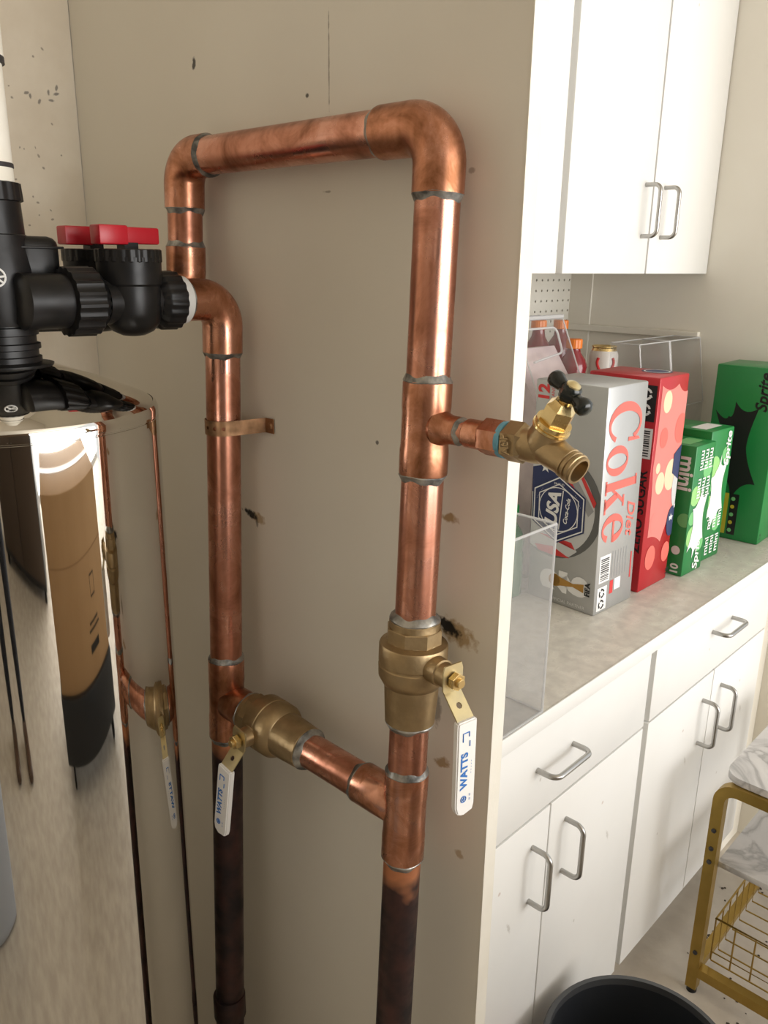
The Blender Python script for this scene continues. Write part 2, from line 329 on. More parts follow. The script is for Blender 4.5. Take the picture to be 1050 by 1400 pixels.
# ------------------------------------------------------------------ cabinets
YF = 0.0975; TH = 0.019
def pull(parent, p, axis, n=(0, -1, 0), cc=.096, proj=.032):
    p, axis, n = Vector(p), Vector(axis), Vector(n); a, b = p-axis*cc/2, p+axis*cc/2
    bm = sweep(bmesh.new(), rounded([a, a+n*proj, b+n*proj, b], .013, 6), .0042, 12)
    return child(parent, 'handle', bm, M_['pull'])
def slab(parent, name, x0, x1, y, z0, z1):
    o = finish(box(bmesh.new(), -(x1-x0)/2, (x1-x0)/2, -TH/2, TH/2, -(z1-z0)/2, (z1-z0)/2, bev=.0018), name, M_['cab'], parent, 40)
    c = Vector(((x0+x1)/2, y+TH/2, (z0+z1)/2)); o.location = parent_mat(parent).inverted() @ c; return o
def base_cab(label, x0, x1, drw, splits, hz, hd):
    t = thing('base_cabinet', label, 'cabinet', (x0, YF, 0), 0, 'white base cabinets')
    bm = B(x0, x1, YF+TH, YB-.002, .095, ZC-.0255); box(bm, x0, x1, YF+.08, YB-.002, 0, .095)
    child(t, 'body', bm, M_['cabside'], 0)
    d = slab(t, 'drawer_front', drw[0], drw[1], YF, .634, .786); pull(d, ((hz[0]+hz[1])/2, YF, hz[2]), (1, 0, 0))
    for (a, b), hx in zip(splits, hd):
        d = slab(t, 'door', a, b, YF, .100, .630); pull(d, (hx, YF, .531), (0, 0, 1))
    return t
base_cab('white base cabinet with one wide drawer against the end panel', .0197, .610, (.0215, .599), [(.0215, .305), (.308, .599)], (.261, .354, .711), (.262, .354))
base_cab('white base cabinet with marks behind the gold cart', .611, 1.186, (.619, 1.180), [(.619, .902), (.905, 1.180)], (.866, .955, .726), (.861, .950))
tag(finish(B(1.187, XE-.0005, YF+.03, YF+.05, 0.0, ZC-.0255), 'filler_board', M_['endwall'], smooth=0), 'beige filler board closing the gap between base cabinet and end wall', 'board')
bm = B(.0200, XE-.0005, .0875, YB-.0005, ZC-.025, ZC, bev=.0015)
ct = thing('countertop', 'grey beige laminate countertop with white front edge', 'countertop', (.02, .0875, ZC))
child(ct, 'slab', bm, M_['counter']); child(ct, 'edge_band', B(.0202, XE-.0007, .0850, .0880, ZC-.0255, ZC+.0006, bev=.001), M_['cab'])
YU = .386; ZU = 1.387
def wall_cab(label, x0, x1, doors, hx):
    t = thing('wall_cabinet', label, 'cabinet', (x0, YU, ZU), 0, 'white wall cabinets')
    child(t, 'body', B(x0, x1, YU+TH, YB-.002, ZU, 2.45), M_['cabside'], 0)
    for i, (a, b) in enumerate(doors):
        d = slab(t, 'door', a, b, YU, ZU-.004, 2.44)
        if hx[i]: pull(d, (hx[i], YU, ZU+.116), (0, 0, 1))
wall_cab('white wall cabinet next to the end panel, mostly hidden', .0197, .682, [(.022, .348), (.352, .675)], (0, 0))
wall_cab('white two-door wall cabinet hung against the end wall', .684, XE-.001, [(.696, 1.011), (1.017, XE-.003)], (.979, 1.062))

# ------------------------------------------------------------------ copper pipework
def XT(z): return -.034-.0385*(1.435-z)
def PP(y, z, dx=0): return Vector((XT(z)+dx, y, z))
YR, YL, YQ, ZT = .068, .390, .463, 1.512
RP, RF = .0207, .0236
cp = thing('copper_pipework', 'soldered copper pipe loop with tees and elbows along the beige panel', 'pipes', (XT(0), YR, 0))
def pipe(a, b, m='copper', r=RP, name='pipe'):
    a, b = Vector(a), Vector(b); return child(cp, name, L(a, b-a, [(0, r), ((b-a).length, r)], n=40), M_[m])
def solder(p, d, r=RF, par=None, h=.0085):
    bm = bmesh.new(); n = 40; rows = []
    dd, u, v = frame(d); ph = random.uniform(0, 6)
    for j, (t, k) in enumerate(((-h*.5, -.0028), (-h*.3, -.0004), (0, .0005), (h*.30, -.0010), (h*.75, -.0030))):
        ring = []
        for i in range(n):
            a = 2*PI*i/n; w = .0014*math.sin(3*a+ph)+.0009*math.sin(7*a+2*ph)
            ring.append(bm.verts.new(Vector(p)+dd*(t+(w if j > 2 else w*.4))+(u*math.cos(a)+v*math.sin(a))*((RP-.0003 if r > .018 else r-.003) if j == 4 else r+k)))
        rows.append(ring)
    for a, b in zip(rows, rows[1:]):
        for i in range(n): bm.faces.new((a[i], a[(i+1) % n], b[(i+1) % n], b[i]))
    return child(par or cp, 'solder_ring', bm, M_['solder'])
def elbow(a, c, b, rad=.030):
    pts = rounded([a, c, b], rad, 14)
    bm = sweep(bmesh.new(), pts, [RF]+[RF]*(len(pts)-2)+[RF], 40); o = child(cp, 'elbow', bm, M_['copper_fit'])
    for p, q in ((a, c), (b, c)): solder(p, Vector(p)-Vector(q), RF-.0004, o)
    return o
def tee(a, b, c, d, rb=RF, ends=(1, 1, 1)):
    a, b, c, d = map(Vector, (a, b, c, d)); ln = (b-a).length
    bm = L(a, b-a, [(0, RF-.0005), (.002, RF), (ln*.27, RF), (ln*.33, RF-.0006), (ln*.67, RF-.0006), (ln*.73, RF), (ln-.002, RF), (ln, RF-.0005)])
    e = (d-c).normalized(); lb = (d-c).length
    lathe(bm, c, e, ([(0, rb), (RF*.80, rb+.0050), (RF*.98, rb+.0026), (RF*1.2, rb+.0008)] if rb < .018 else [(0, rb*.6), (RF*.5, rb*.985)])+[(RF*1.4, rb), (lb-.002, rb), (lb, rb-.0005)])
    o = child(cp, 'tee', bm, M_['copper_fit'])
    if ends[0]: solder(a, a-b, RF-.0004, o)
    if ends[1]: solder(b, b-a, RF-.0004, o)
    if ends[2]: solder(d, d-c, rb-.0004, o)
    return o
# loop: rear valve -> up -> over -> down
ZV = 1.354
elbow((-.093, YQ, ZV), PP(YQ, ZV), PP(YQ, 1.412)); pipe(PP(YQ, 1.405), PP(YQ, 1.464))
elbow(PP(YQ, 1.456), PP(YQ, ZT), PP(YQ-.050, ZT)); pipe(PP(YQ-.044, ZT), PP(.130, ZT))
elbow(PP(.137, ZT), PP(YR, ZT), PP(YR, 1.456), .033); pipe(PP(YR, 1.464), PP(YR, 1.285))
tee(PP(YR, 1.292), PP(YR, 1.202), PP(YR, 1.250), PP(YR-.043, 1.250), .0134)
pipe(PP(YR, 1.208), PP(YR, 1.045)); pipe(PP(YR, .943), PP(YR, .870))
tee(PP(YR, .878), PP(YR, .772), PP(YR, .832), PP(.133, .832)); pipe(PP(YR, .780), PP(YR, 0.0), 'pipe_dark_r')
# left riser
elbow((-.088, YL, ZV), PP(YL, ZV), PP(YL, 1.292), .030); pipe(PP(YL, 1.300), PP(YL, .888))
tee(PP(YL, .895), PP(YL, .782), PP(YL, .836), PP(.342, .836)); pipe(PP(YL, .790), PP(YL, 0.0), 'pipe_dark_l')
pipe(PP(.24, .833), PP(.126, .832))
o = child(cp, 'coupling', L(PP(YL, .31), (0, 0, 1), [(0, RF-.001), (.002, RF), (.038, RF), (.04, RF-.001)]), M_['pipe_dark_l'])
# bib nipple + adapter
yb = YR-.043
pipe(PP(yb+.008, 1.25), PP(yb-.022, 1.25), 'copper', .0112)
ad = child(cp, 'threaded_adapter', lathe(L(PP(yb-.008, 1.25), (0, -1, 0), [(0, .0128), (.001, .0133), (.019, .0133), (.02, .0150)], n=32), PP(yb-.027, 1.25), (0, -1, 0), [(0, .0160), (.0015, .0168), (.021, .0168), (.023, .0158)], poly=6), M_['copper_fit'], 25)
# strap
strap = thing('pipe_strap', 'perforated copper strap holding the left riser to the panel', 'strap', (0, YL-.03, 1.204))
zs = 1.204; xs = XT(zs); bm = bmesh.new(); rr = RP+.0007; path = []
path += [(-.0015, YL-.046), (-.0015, YL-.030)]
for k in range(19):
    a = -.42*PI + k*(1.42*PI)/18*1.0
    path.append((xs-math.cos(a)*rr*1.0, YL+math.sin(a)*rr))
path += [(-.003, YL+RP+.001)]
vs = []
for (x, y) in path: vs.append([bm.verts.new((x, y, zs+h)) for h in (-.009, .009)])
for k, (a, b) in enumerate(zip(vs, vs[1:])):
    if k >= 3 and k < 20 and k % 2 == 1: holed_quad(bm, [a[0], b[0], b[1], a[1]], .0023)
    else: bm.faces.new((a[0], b[0], b[1], a[1]))
bmesh.ops.recalc_face_normals(bm, faces=bm.faces[:]); bmesh.ops.solidify(bm, geom=bm.faces[:], thickness=-.0012)
band = child(strap, 'band', bm, M_['strap'])
child(strap, 'screw', L((-.002, YL-.040, zs), (-1, 0, 0), [(0, .0045), (.001, .0045), (.0025, .0028)], n=16), M_['strap'])

# ------------------------------------------------------------------ bronze ball valves
def ball_valve(label, p0, d, ln, stem_dir, hang, n0, ko):
    """body along d from p0, stem towards stem_dir, lever hanging along `hang`"""
    p0, d, sd = Vector(p0), Vector(d).normalized(), Vector(stem_dir).normalized(); hg = Vector(hang).normalized()
    t = thing('ball_valve', label, 'valve', p0)
    R1 = .0262
    child(t, 'body', L(p0, d, [(0, R1-.002), (.002, R1), (.020, R1), (.0235, R1+.001), (.026, .0345), (.028, .0355), (.046, .0355), (.047, .0345), (.049, .0345), (.050, .0355), (.062, .0350), (.071, .0300), (.072, .0285), (.084, .0280), (ln-.013, .0268), (ln-.002, R1), (ln, R1-.002)], n=48), M_['bronze'], 30)
    child(t, 'hex_collar', L(p0+d*.0085, d, [(0, .0282), (.001, .0292), (.0150, .0292), (.016, .0282)], poly=8), M_['bronze'], 20)
    for q, s in ((p0, -d), (p0+d*ln, d)): solder(q, s, R1-.0005, t)
    c = p0+d*.042
    child(t, 'stem_boss', L(c, sd, [(n0-.01, .0145), (n0+.012, .0140), (n0+.013, .0125), (n0+.026, .0120), (n0+.027, .011)], n=28), M_['bronze'], 30)
    top = c+sd*(n0+.027)
    child(t, 'stem_nut', lathe(L(top+sd*.002, sd, [(0, .0085), (.0005, .009), (.0065, .009), (.007, .0083)], poly=6), top, sd, [(0, .0048), (.0125, .0048), (.013, .0042)], n=16), M_['brass'], 25)
    # lever: plate around the nut, kink outwards, straight grip
    w = sd.cross(hg).normalized(); hw = .0105
    p = [(top+sd*.0006-hg*.016, hw), (top+sd*.0006-hg*.010, hw*1.2), (top+sd*.0006+hg*.009, hw*1.2), (top+sd*.0006+hg*.013, hw), (top+sd*ko+hg*.034, hw), (top+sd*ko+hg*.046, hw)]
    bm = bmesh.new(); rows = []
    for (q, h_) in p: rows.append([bm.verts.new(q+w*h_), bm.verts.new(q-w*h_)])
    for k, (a, b) in enumerate(zip(rows, rows[1:])):
        if k == 3: holed_quad(bm, [a[0], a[1], b[1], b[0]], .0034)
        else: bm.faces.new((a[0], a[1], b[1], b[0]))
    bmesh.ops.recalc_face_normals(bm, faces=bm.faces[:]); bmesh.ops.solidify(bm, geom=bm.faces[:], thickness=.0018)
    lv = child(t, 'lever', bm, M_['zinc'], 25)
    g0 = top+sd*ko+hg*.034; gl = .106
    fn = lambda u, v, tt: g0+hg*u+w*v+sd*tt
    pts = [(0, -.0118), (.004, -.0125)] + [(gl-.012, -.0125), (gl-.004, -.0100), (gl, -.002), (gl-.003, .0105), (gl-.010, .0125)] + [(.004, .0125), (0, .0118)]
    bm = prism(bmesh.new(), pts, fn, -.0040, .0040)
    es = [e for e in bm.edges if e.calc_face_angle(0) > .5]
    bmesh.ops.bevel(bm, geom=es, offset=.0014, segments=2, affect='EDGES')
    gr = child(t, 'grip', bm, M_['grip'], 30)
    # print on the outer face: reads upwards along the lever
    def prt(s, size, along, across, off=0.0):
        tb = text_bm(s, size, off); X, Y = -hg, hg.cross(sd) 
        if X.cross(Y).dot(sd) < 0: Y = -Y
        Mx = Matrix((X, Y, sd)).transposed().to_4x4(); Mx.translation = g0+hg*along+Y*across+sd*.0043
        bmesh.ops.transform(tb, matrix=Mx, verts=tb.verts[:]); child(gr, 'lettering', tb, M_['blue'], 0)
    prt('WATTS', .0120, .054, .0030, .0005); prt('- - - - -', .0055, .052, -.0055); prt('= =', .0055, .086, -.0055)
    Yv = hg.cross(sd)
    if (-hg).cross(Yv).dot(sd) < 0: Yv = -Yv
    bm = bmesh.new(); rc = g0+hg*.086+Yv*.0030+sd*.0043
    sweep(bm, [rc+(hg*math.cos(a)+w*math.sin(a))*.0034 for a in [2*PI*k/20 for k in range(20)]], .0005, 6, closed=True)
    for a in (0, 1.05, 2.1): sweep(bm, [rc-(hg*math.cos(a)+w*math.sin(a))*.0026, rc+(hg*math.cos(a)+w*math.sin(a))*.0026], .0004, 6)
    child(gr, 'emblem', bm, M_['blue'])
    bm = bmesh.new(); bc = g0+hg*.018+sd*.0043
    f2 = lambda a, c_: bc+hg*a+Yv*c_
    sweep(bm, [f2(-.006, -.002), f2(-.006, .006), f2(.003, .006)], .0006, 6); sweep(bm, [f2(-.006, -.002), f2(-.001, -.002)], .0006, 6); sweep(bm, [f2(.004, -.003), f2(.010, -.003)], .0006, 6)
    child(gr, 'emblem', bm, M_['blue'])
    return t
ball_valve('bronze ball valve in the riser, white lever hanging near the panel front edge', PP(YR, 1.053), PP(YR, .937)-PP(YR, 1.053), .116, (-.16, -.98, 0), (0, -.01, -1), .034, .020)
ball_valve('bronze ball valve in the cross pipe, white lever hanging in front of left riser', PP(.340, .836), PP(.224, .833)-PP(.340, .836), .116, (-1, 0, 0), (0, .17, -1), .022, .016)

# ------------------------------------------------------------------ hose bib
hb = PP(yb-.050, 1.25)
hbt = thing('hose_bib', 'brass hose bib with black cross handle beside the panel edge', 'faucet', hb)
DY = Vector((0, -1, 0))
def bent(bm, pts, rs, n=32): return sweep(bm, pts, rs, n)
child(hbt, 'sealant_ring', L(hb+Vector((0, .003, 0)), DY, [(0, .0140), (.0005, .0163), (.0055, .0163), (.006, .0145)], n=32), M_['bluetape'])
child(hbt, 'hex_inlet', lathe(L(hb+DY*.003, DY, [(0, .0170), (.001, .0182), (.016, .0182), (.018, .0165), (.021, .0150)], poly=6), hb+DY*.018, DY, [(0, .0155), (.008, .0140)], n=28), M_['bronze'], 25)
c0 = hb+DY*.037+Vector((0, 0, .002)); upd = Vector((-.10, -.48, .87)).normalized(); dnd = Vector((-.10, -.91, -.36)).normalized()
bm = bmesh.new(); lathe(bm, c0-upd*.012, upd, [(0, .004), (.002, .0115), (.007, .0152), (.016, .0158), (.024, .0150), (.031, .0150)], n=36)
lathe(bm, hb+DY*.018, DY, [(0, .0145), (.006, .0152), (.012, .0158), (.020, .0150), (.026, .011), (.029, .004)], n=36)
lathe(bm, c0-dnd*.004, dnd, [(0, .010), (.006, .0145), (.015, .0142), (.028, .0128), (.034, .0125)], n=36)
body = child(hbt, 'body', bm, M_['bronze'], 45)
child(hbt, 'outlet', L(c0+dnd*.026, dnd, [(0, .0122), (.003, .0124), (.0032, .0134), (.005, .0134), (.0055, .0122), (.0073, .0122), (.0078, .0134), (.0095, .0134), (.010, .0122), (.0118, .0122), (.0123, .0134), (.014, .0134), (.0145, .0124), (.017, .0122), (.0172, .0100), (.004, .0094), (-.016, .0085), (-.020, .002)], n=40), M_['bronze'], 30)
child(hbt, 'bonnet_ring', L(c0+upd*.017, upd, [(0, .0160), (.001, .0166), (.003, .0166), (.0035, .0152), (.005, .0152), (.0055, .0158), (.008, .0155)], n=36), M_['brass'], 30)
child(hbt, 'bonnet_nut', L(c0+upd*.025, upd, [(0, .0130), (.001, .0136), (.014, .0132), (.0165, .0105), (.020, .0085)], poly=6), M_['brass'], 20)
child(hbt, 'stem', L(c0+upd*.042, upd, [(0, .0052), (.012, .0050)], n=20), M_['brass'])
hc = c0+upd*.054; hd = Vector((-.2, -.77, -.6)); hd = (hd-upd*hd.dot(upd)).normalized()
bm = bmesh.new()
lathe(bm, hc-hd*.0245, hd, [(t_*.80, r_) for t_, r_ in [(0, .0015), (.0012, .0050), (.004, .0072), (.009, .0076), (.014, .0062), (.020, .0050), (.025, .0078), (.0305, .0098), (.036, .0078), (.041, .0050), (.047, .0062), (.052, .0076), (.057, .0072), (.0598, .0050), (.061, .0015)]], n=24)
lathe(bm, hc-upd*.006, upd, [(0, .0072), (.002, .0085), (.011, .0085), (.013, .0070)], n=24)
child(hbt, 'handle', bm, M_['black_handle'], 45)
child(hbt, 'handle_screw', L(hc+upd*.0062, upd, [(0, .0062), (.002, .0060), (.0035, .0035), (.004, .0015)], n=20), M_['zinc'])
def raised(s, size, c, right, up, th=0.0):
    tb = text_bm(s, size, .0002)
    if th:
        g_ = bmesh.ops.extrude_face_region(tb, geom=tb.faces[:]); bmesh.ops.translate(tb, verts=[q for q in g_['geom'] if isinstance(q, bmesh.types.BMVert)], vec=(0, 0, th)); X = Vector(right).normalized(); Y = Vector(up); Y = (Y-X*Y.dot(X)).normalized(); Z = X.cross(Y)
    Mx = Matrix((X, Y, Z)).transposed().to_4x4(); Mx.translation = Vector(c)
    bmesh.ops.transform(tb, matrix=Mx, verts=tb.verts[:]); return tb
camd = Vector((-.70, -.60, .2)).normalized()
child(hbt, 'lettering', raised('ABP', .0105, hb+DY*.0115+Vector((-.0180, 0, 0)), (0, .2, 1), (0, 1, 0), .0007), M_['bronze'], 0)

# ------------------------------------------------------------------ stainless tank
TX, TY, TR = -.28, .43, .148
ZR = 1.2527
tk = thing('filter_tank', 'polished stainless steel water filter tank with domed top', 'tank', (TX, TY, 0))
child(tk, 'shell', L((TX, TY, 0), (0, 0, 1), [(0.03, TR-.002), (.032, TR), (ZR-.016, TR), (ZR-.0155, TR-.0008), (ZR-.0145, TR-.0008), (ZR-.014, TR), (ZR-.006, TR), (ZR-.002, TR-.0016), (ZR+.0006, TR-.005)], n=160, close=False), M_['mirror'], 30)
child(tk, 'dome', L((TX, TY, 0), (0, 0, 1), [(ZR-.001, TR-.004), (ZR+.004, TR-.010), (ZR+.011, TR-.026), (ZR+.022, .096), (ZR+.033, .066), (ZR+.040, .046), (ZR+.043, .036)], n=160, close=False), M_['mirror'], 60)
child(tk, 'base_boot', L((TX, TY, 0), (0, 0, 1), [(0, TR+.004), (.002, TR+.006), (.045, TR+.006), (.05, TR+.001)], n=96), M_['blackp'], 30)

# ------------------------------------------------------------------ black plastic head
hd_ = thing('tank_head', 'black plastic in and out head on top of the steel tank', 'filter head', (TX, TY, ZR+.04))
bm = bmesh.new()
lathe(bm, (TX, TY, 0), (0, 0, 1), [(1.286, .046), (1.294, .047), (1.296, .036), (1.301, .036), (1.302, .0335), (1.308, .0335), (1.309, .036), (1.314, .036), (1.315, .0325), (1.322, .0325), (1.323, .035), (1.330, .035), (1.331, .0325), (1.345, .0330)], n=48)
child(hd_, 'threaded_neck', bm, M_['blackp'], 30)
child(hd_, 'riser_body', L((TX, TY, 0), (0, 0, 1), [(1.332, .034), (1.350, .0375), (1.385, .0375), (1.405, .0345), (1.418, .0335), (1.419, .0320), (1.450, .0308)], n=48), M_['blackp'], 30)
child(hd_, 'clamp_nut', L((TX, TY, 0), (0, 0, 1), [(1.449, .0320), (1.450, .0338), (1.466, .0328), (1.467, .0285)], n=72, ribs=18, ribd=.0012), M_['blackp'], 30)
child(hd_, 'side_chamber', B(TX+.015, TX+.058, TY-.028, TY+.03, 1.37, 1.418, bev=.010, seg=3), M_['blackp'])
child(hd_, 'side_chamber_lid', B(TX+.013, TX+.060, TY-.030, TY+.032, 1.406, 1.4085, bev=.001), M_['blackp'])
for y in (YL, YQ):
    child(hd_, 'outlet_tube', L((TX+.002, y, ZV+.002), (1, 0, 0), [(0, .022), (.004, .0272), (.074, .0268)], n=40), M_['blackp'])
lc = Vector((TX-.016, TY-.0375, 1.378)); dcam = Vector((-.35, -.90, 0)).normalized(); lr = Vector((.90, -.35, 0)).normalized()
lc = Vector((TX, TY, 1.379))+dcam*.0378; bm = bmesh.new()
ring = [lc+lr*math.cos(a)*.0085+Vector((0, 0, 1))*math.sin(a)*.0085 for a in [2*PI*k/24 for k in range(24)]]
sweep(bm, ring, .0011, 8, closed=True)
for a, b in (((-.006, .005), (.006, -.005)), ((-.006, -.005), (0, 0)), ((.001, 0), (.008, .001))):
    sweep(bm, [lc+lr*a[0]+Vector((0, 0, a[1])), lc+lr*b[0]+Vector((0, 0, b[1]))], .0011, 8)
child(hd_, 'emblem', bm, M_['grey'])

def plastic_valve(label, y):
    t = thing('plastic_valve', label, 'valve', (-.155, y, ZV), 0, 'black valves with red handles')
    cx = -.155
    child(t, 'union_nut', L((-.231, y, ZV+.001), (1, 0, 0), [(0, .030), (.001, .0345), (.030, .0350), (.034, .031), (.040, .024)], n=72, ribs=18, ribd=.0016), M_['blackp'], 30)
    bm = bmesh.new()
    lathe(bm, (cx, y, ZV), (0, 0, 1), [(-.0365, .004), (-.0355, .012), (-.031, .0215), (-.023, .0280), (-.012, .0310), (.006, .0318), (.016, .0310), (.018, .0330), (.045, .0338), (.046, .0325)], n=56)
    lathe(bm, (-.19, y, ZV), (1, 0, 0), [(0, .023), (.068, .0235)], n=40)
    child(t, 'body', bm, M_['blackp'], 40)
    child(t, 'cap', L((cx, y, ZV+.040), (0, 0, 1), [(0, .0335), (.001, .0345), (.0125, .0345), (.0135, .0330)], n=96, ribs=24, ribd=.0010), M_['blackp'], 30)
    child(t, 'stem', B(cx-.008, cx+.008, y-.008, y+.008, ZV+.053, ZV+.060), M_['blackp'])
    bm = B(cx-.0345, cx+.0345, y-.0075, y+.0075, ZV+.0585, ZV+.0755, bev=.002)
    box(bm, cx-.0365, cx-.004, y-.0105, y+.0105, ZV+.0575, ZV+.0770, bev=.002)
    child(t, 'handle', bm, M_['redp'])
    child(t, 'union_nut', L((-.130, y, ZV), (1, 0, 0), [(0, .024), (.005, .030), (.008, .0315), (.027, .0320), (.029, .029), (.030, .024)], n=72, ribs=18, ribd=.0013), M_['blackp'], 30)
    child(t, 'tail_ring', L((-.102, y, ZV), (1, 0, 0), [(0, .0262), (.0105, .0262), (.012, .0245)], n=40), M_['grey'], 30)
plastic_valve('black plastic ball valve with red handle feeding the left copper riser', YL)
plastic_valve('black plastic ball valve with red handle nearer the concrete wall', YQ)
pv = thing('pvc_pipe', 'white plastic pipe with dark primer bands rising from the tank head', 'pipe', (TX, TY, 1.46))
child(pv, 'tube', L((TX, TY, 1.455), (0, 0, 1), [(0, .0275), (.55, .0275)], n=40), M_['pvc'])
child(pv, 'coupling', L((TX, TY, 1.575), (0, 0, 1), [(0, .0285), (.001, .0298), (.065, .0298), (.066, .0285)], n=40), M_['pvc'])
for z, h in ((1.4795, .004), (1.570, .006), (1.641, .005)):
    child(pv, 'primer_band', L((TX, TY, z), (0, 0, 1), [(0, .0276), (.0005, .0284 if z < 1.5 else .0301), (h, .0282 if z < 1.5 else .0300), (h+.0005, .0276)], n=40), M_['primer'])

# ------------------------------------------------------------------ soda cartons
def clip(poly, w, h):
    for ax, lim, sg in ((0, 0, 1), (0, w, -1), (1, 0, 1), (1, h, -1)):
        out = []
        for i in range(len(poly)):
            a, b = poly[i-1], poly[i]; ia, ib = sg*(a[ax]-lim) >= 0, sg*(b[ax]-lim) >= 0
            if ia != ib:
                t = (lim-a[ax])/(b[ax]-a[ax]); out.append((a[0]+t*(b[0]-a[0]), a[1]+t*(b[1]-a[1])))
            if ib: out.append(b)
        poly = out
        if not poly: return []
    return poly
class Carton:
    def __init__(s, label, x, y, w, d, h, rz, m, top=None, lean=0.0):
        s.w, s.d, s.h = w, d, h
        s.t = thing('soda_carton', label, 'carton', (x, y, ZC), rz, 'soda cartons standing on the countertop')
        bm = box(bmesh.new(), -w/2, w/2, -d/2, d/2, 0, h, bev=.003, seg=2); s.lean = lean
        for v_ in bm.verts: v_.co.x -= lean*v_.co.z
        finish(bm, 'carton_body', m, s.t, 30)
    def P(s, face, u, v, off):
        if face == 'L': return Vector((-s.w/2-off-s.lean*v, s.d/2-u, v))
        if face == 'F': return Vector((-s.w/2+u-s.lean*v, -s.d/2-off, v))
        return Vector((-s.w/2+u, -s.d/2+v, s.h+off))
    def dims(s, face): return (s.d, s.h) if face == 'L' else (s.w, s.h) if face == 'F' else (s.w, s.d)
    def poly(s, face, polys, m, layer=1, name='print'):
        bm = bmesh.new(); W_, H_ = s.dims(face); e = .0015
        for p in polys:
            p = clip([(u-e, v-e) for u, v in p], W_-2*e, H_-2*e); p = [(u+e, v+e) for u, v in p]
            if len(p) < 3: continue
            vs = [bm.verts.new(s.P(face, u, v, .0003*layer)) for u, v in p]
            f = bm.faces.new(vs)
        bmesh.ops.triangulate(bm, faces=bm.faces[:])
        return finish(bm, name, m, s.t, 0)
    def text(s, face, st, size, u, v, rot, m, layer=2, bold=0.0, shear=0.0, name='lettering'):
        tb = text_bm(st, size, bold, shear); c, n = math.cos(rot), math.sin(rot)
        for vt in tb.verts:
            a, b = vt.co.x, vt.co.y; vt.co = s.P(face, u+a*c-b*n, v+a*n+b*c, .0003*layer)
        return finish(tb, name, m, s.t, 0)
def disc(u, v, r, n=32, sx=1.0): return [(u+r*sx*math.cos(2*PI*k/n), v+r*math.sin(2*PI*k/n)) for k in range(n)]
def ngon(u, v, r, n, a0=0): return [(u+r*math.cos(a0+2*PI*k/n), v+r*math.sin(a0+2*PI*k/n)) for k in range(n)]
def rect(u0, v0, u1, v1): return [(u0, v0), (u1, v0), (u1, v1), (u0, v1)]
def ringp(outer, inner):
    n = len(outer); return [[outer[i], outer[(i+1) % n], inner[(i+1) % n], inner[i]] for i in range(n)]
def star5(u, v, r, rot=0): return [(u+(r if k % 2 == 0 else r*.4)*math.cos(rot+PI/2+k*PI/5), v+(r if k % 2 == 0 else r*.4)*math.sin(rot+PI/2+k*PI/5)) for k in range(10)]
def burst(u, v, su, sv, tips, dep=.55, n=7):
    """splash: pointed tips joined by inward arcs"""
    out = []
    for i in range(len(tips)):
        a, b = Vector(tips[i]), Vector(tips[(i+1) % len(tips)]); mid = (a+b)/2*dep
        for k in range(n):
            t = k/n; p = a*(1-t)**2+mid*2*t*(1-t)+b*t*t; out.append((u+p.x*su, v+p.y*sv))
    return out
def fan(poly, c): 
    n = len(poly); return [[c, poly[i], poly[(i+1) % n]] for i in range(n)]
WHT = flat('print_white', (.80, .79, .77)); RED = flat('print_red', (.60, .035, .035)); SALM = flat('print_coral', (.72, .13, .10)); NAVY = flat('print_navy', (.018, .028, .10)); DGREY = flat('print_grey', (.115, .115, .11)); BLKP = flat('print_black', (.012, .012, .012))
GOLDP = flat('print_gold', (.42, .22, .04)); CREAM = flat('print_cream', (.75, .58, .38)); PINK = flat('print_pink', (.70, .20, .17)); LIME = flat('print_lime', (.30, .60, .20)); LIGHTG = flat('print_light_green', (.16, .48, .17)); YEL = flat('print_yellow', (.48, .42, .03)); SILV = flat('print_silver', (.56, .56, .55)); MGREY = flat('print_mid_grey', (.30, .30, .30))
m_silver = mat('silver_carton', (.46, .46, .45), (.42, .42, .41), .33, .4, metal=.55, scale=9, bump=.05, bscale=15)
m_red = mat('red_carton', (.42, .012, .018), None, .3, metal=.15); m_green = mat('green_carton', (.012, .20, .045), (.010, .17, .04), .32, scale=5)
UP, DN = PI/2, -PI/2
def qr_free_panel(c, face, u, v, w, h): c.poly(face, [rect(u, v, u+w, v+h)], WHT, 1, 'label_panel')
def barcode(c, face, u, v, w, h, horiz=True, seed=1):
    c.poly(face, [rect(u, v, u+w, v+h)], WHT, 1, 'label_panel'); rnd = random.Random(seed); ps = []; t = .08
    while t < .92:
        s_ = rnd.uniform(.02, .05)
        ps.append(rect(u+w*.12, v+h*t, u+w*.88, v+h*(t+s_)) if horiz else rect(u+w*t, v+h*.12, u+w*(t+s_), v+h*.88)); t += s_+rnd.uniform(.02, .05)
    c.poly(face, ps, BLKP, 2, 'barcode')
def recycle(c, face, u, v, r, m):
    ps = []
    for k in range(3):
        a = k*2*PI/3+.3
        pts = [(math.cos(a+t)*r, math.sin(a+t)*r) for t in (0, .5, 1.0, 1.35)]; pin = [(x*.62, y*.62) for x, y in pts]
        ps += [[(u+pts[i][0], v+pts[i][1]), (u+pts[i+1][0], v+pts[i+1][1]), (u+pin[i+1][0], v+pin[i+1][1]), (u+pin[i][0], v+pin[i][1])] for i in range(3)]
        e = a+1.35; ps.append([(u+math.cos(e)*r*1.2, v+math.sin(e)*r*1.2), (u+math.cos(e+.4)*r*.8, v+math.sin(e+.4)*r*.8), (u+math.cos(e)*r*.42, v+math.sin(e)*r*.42)])
    c.poly(face, ps, m, 2, 'recycling_mark')

# --- silver carton
d1 = Carton('silver soda carton with red lettering beside the brass hose bib', .647, .270, .126, .140, .400, math.radians(-2.5), m_silver, lean=.042)
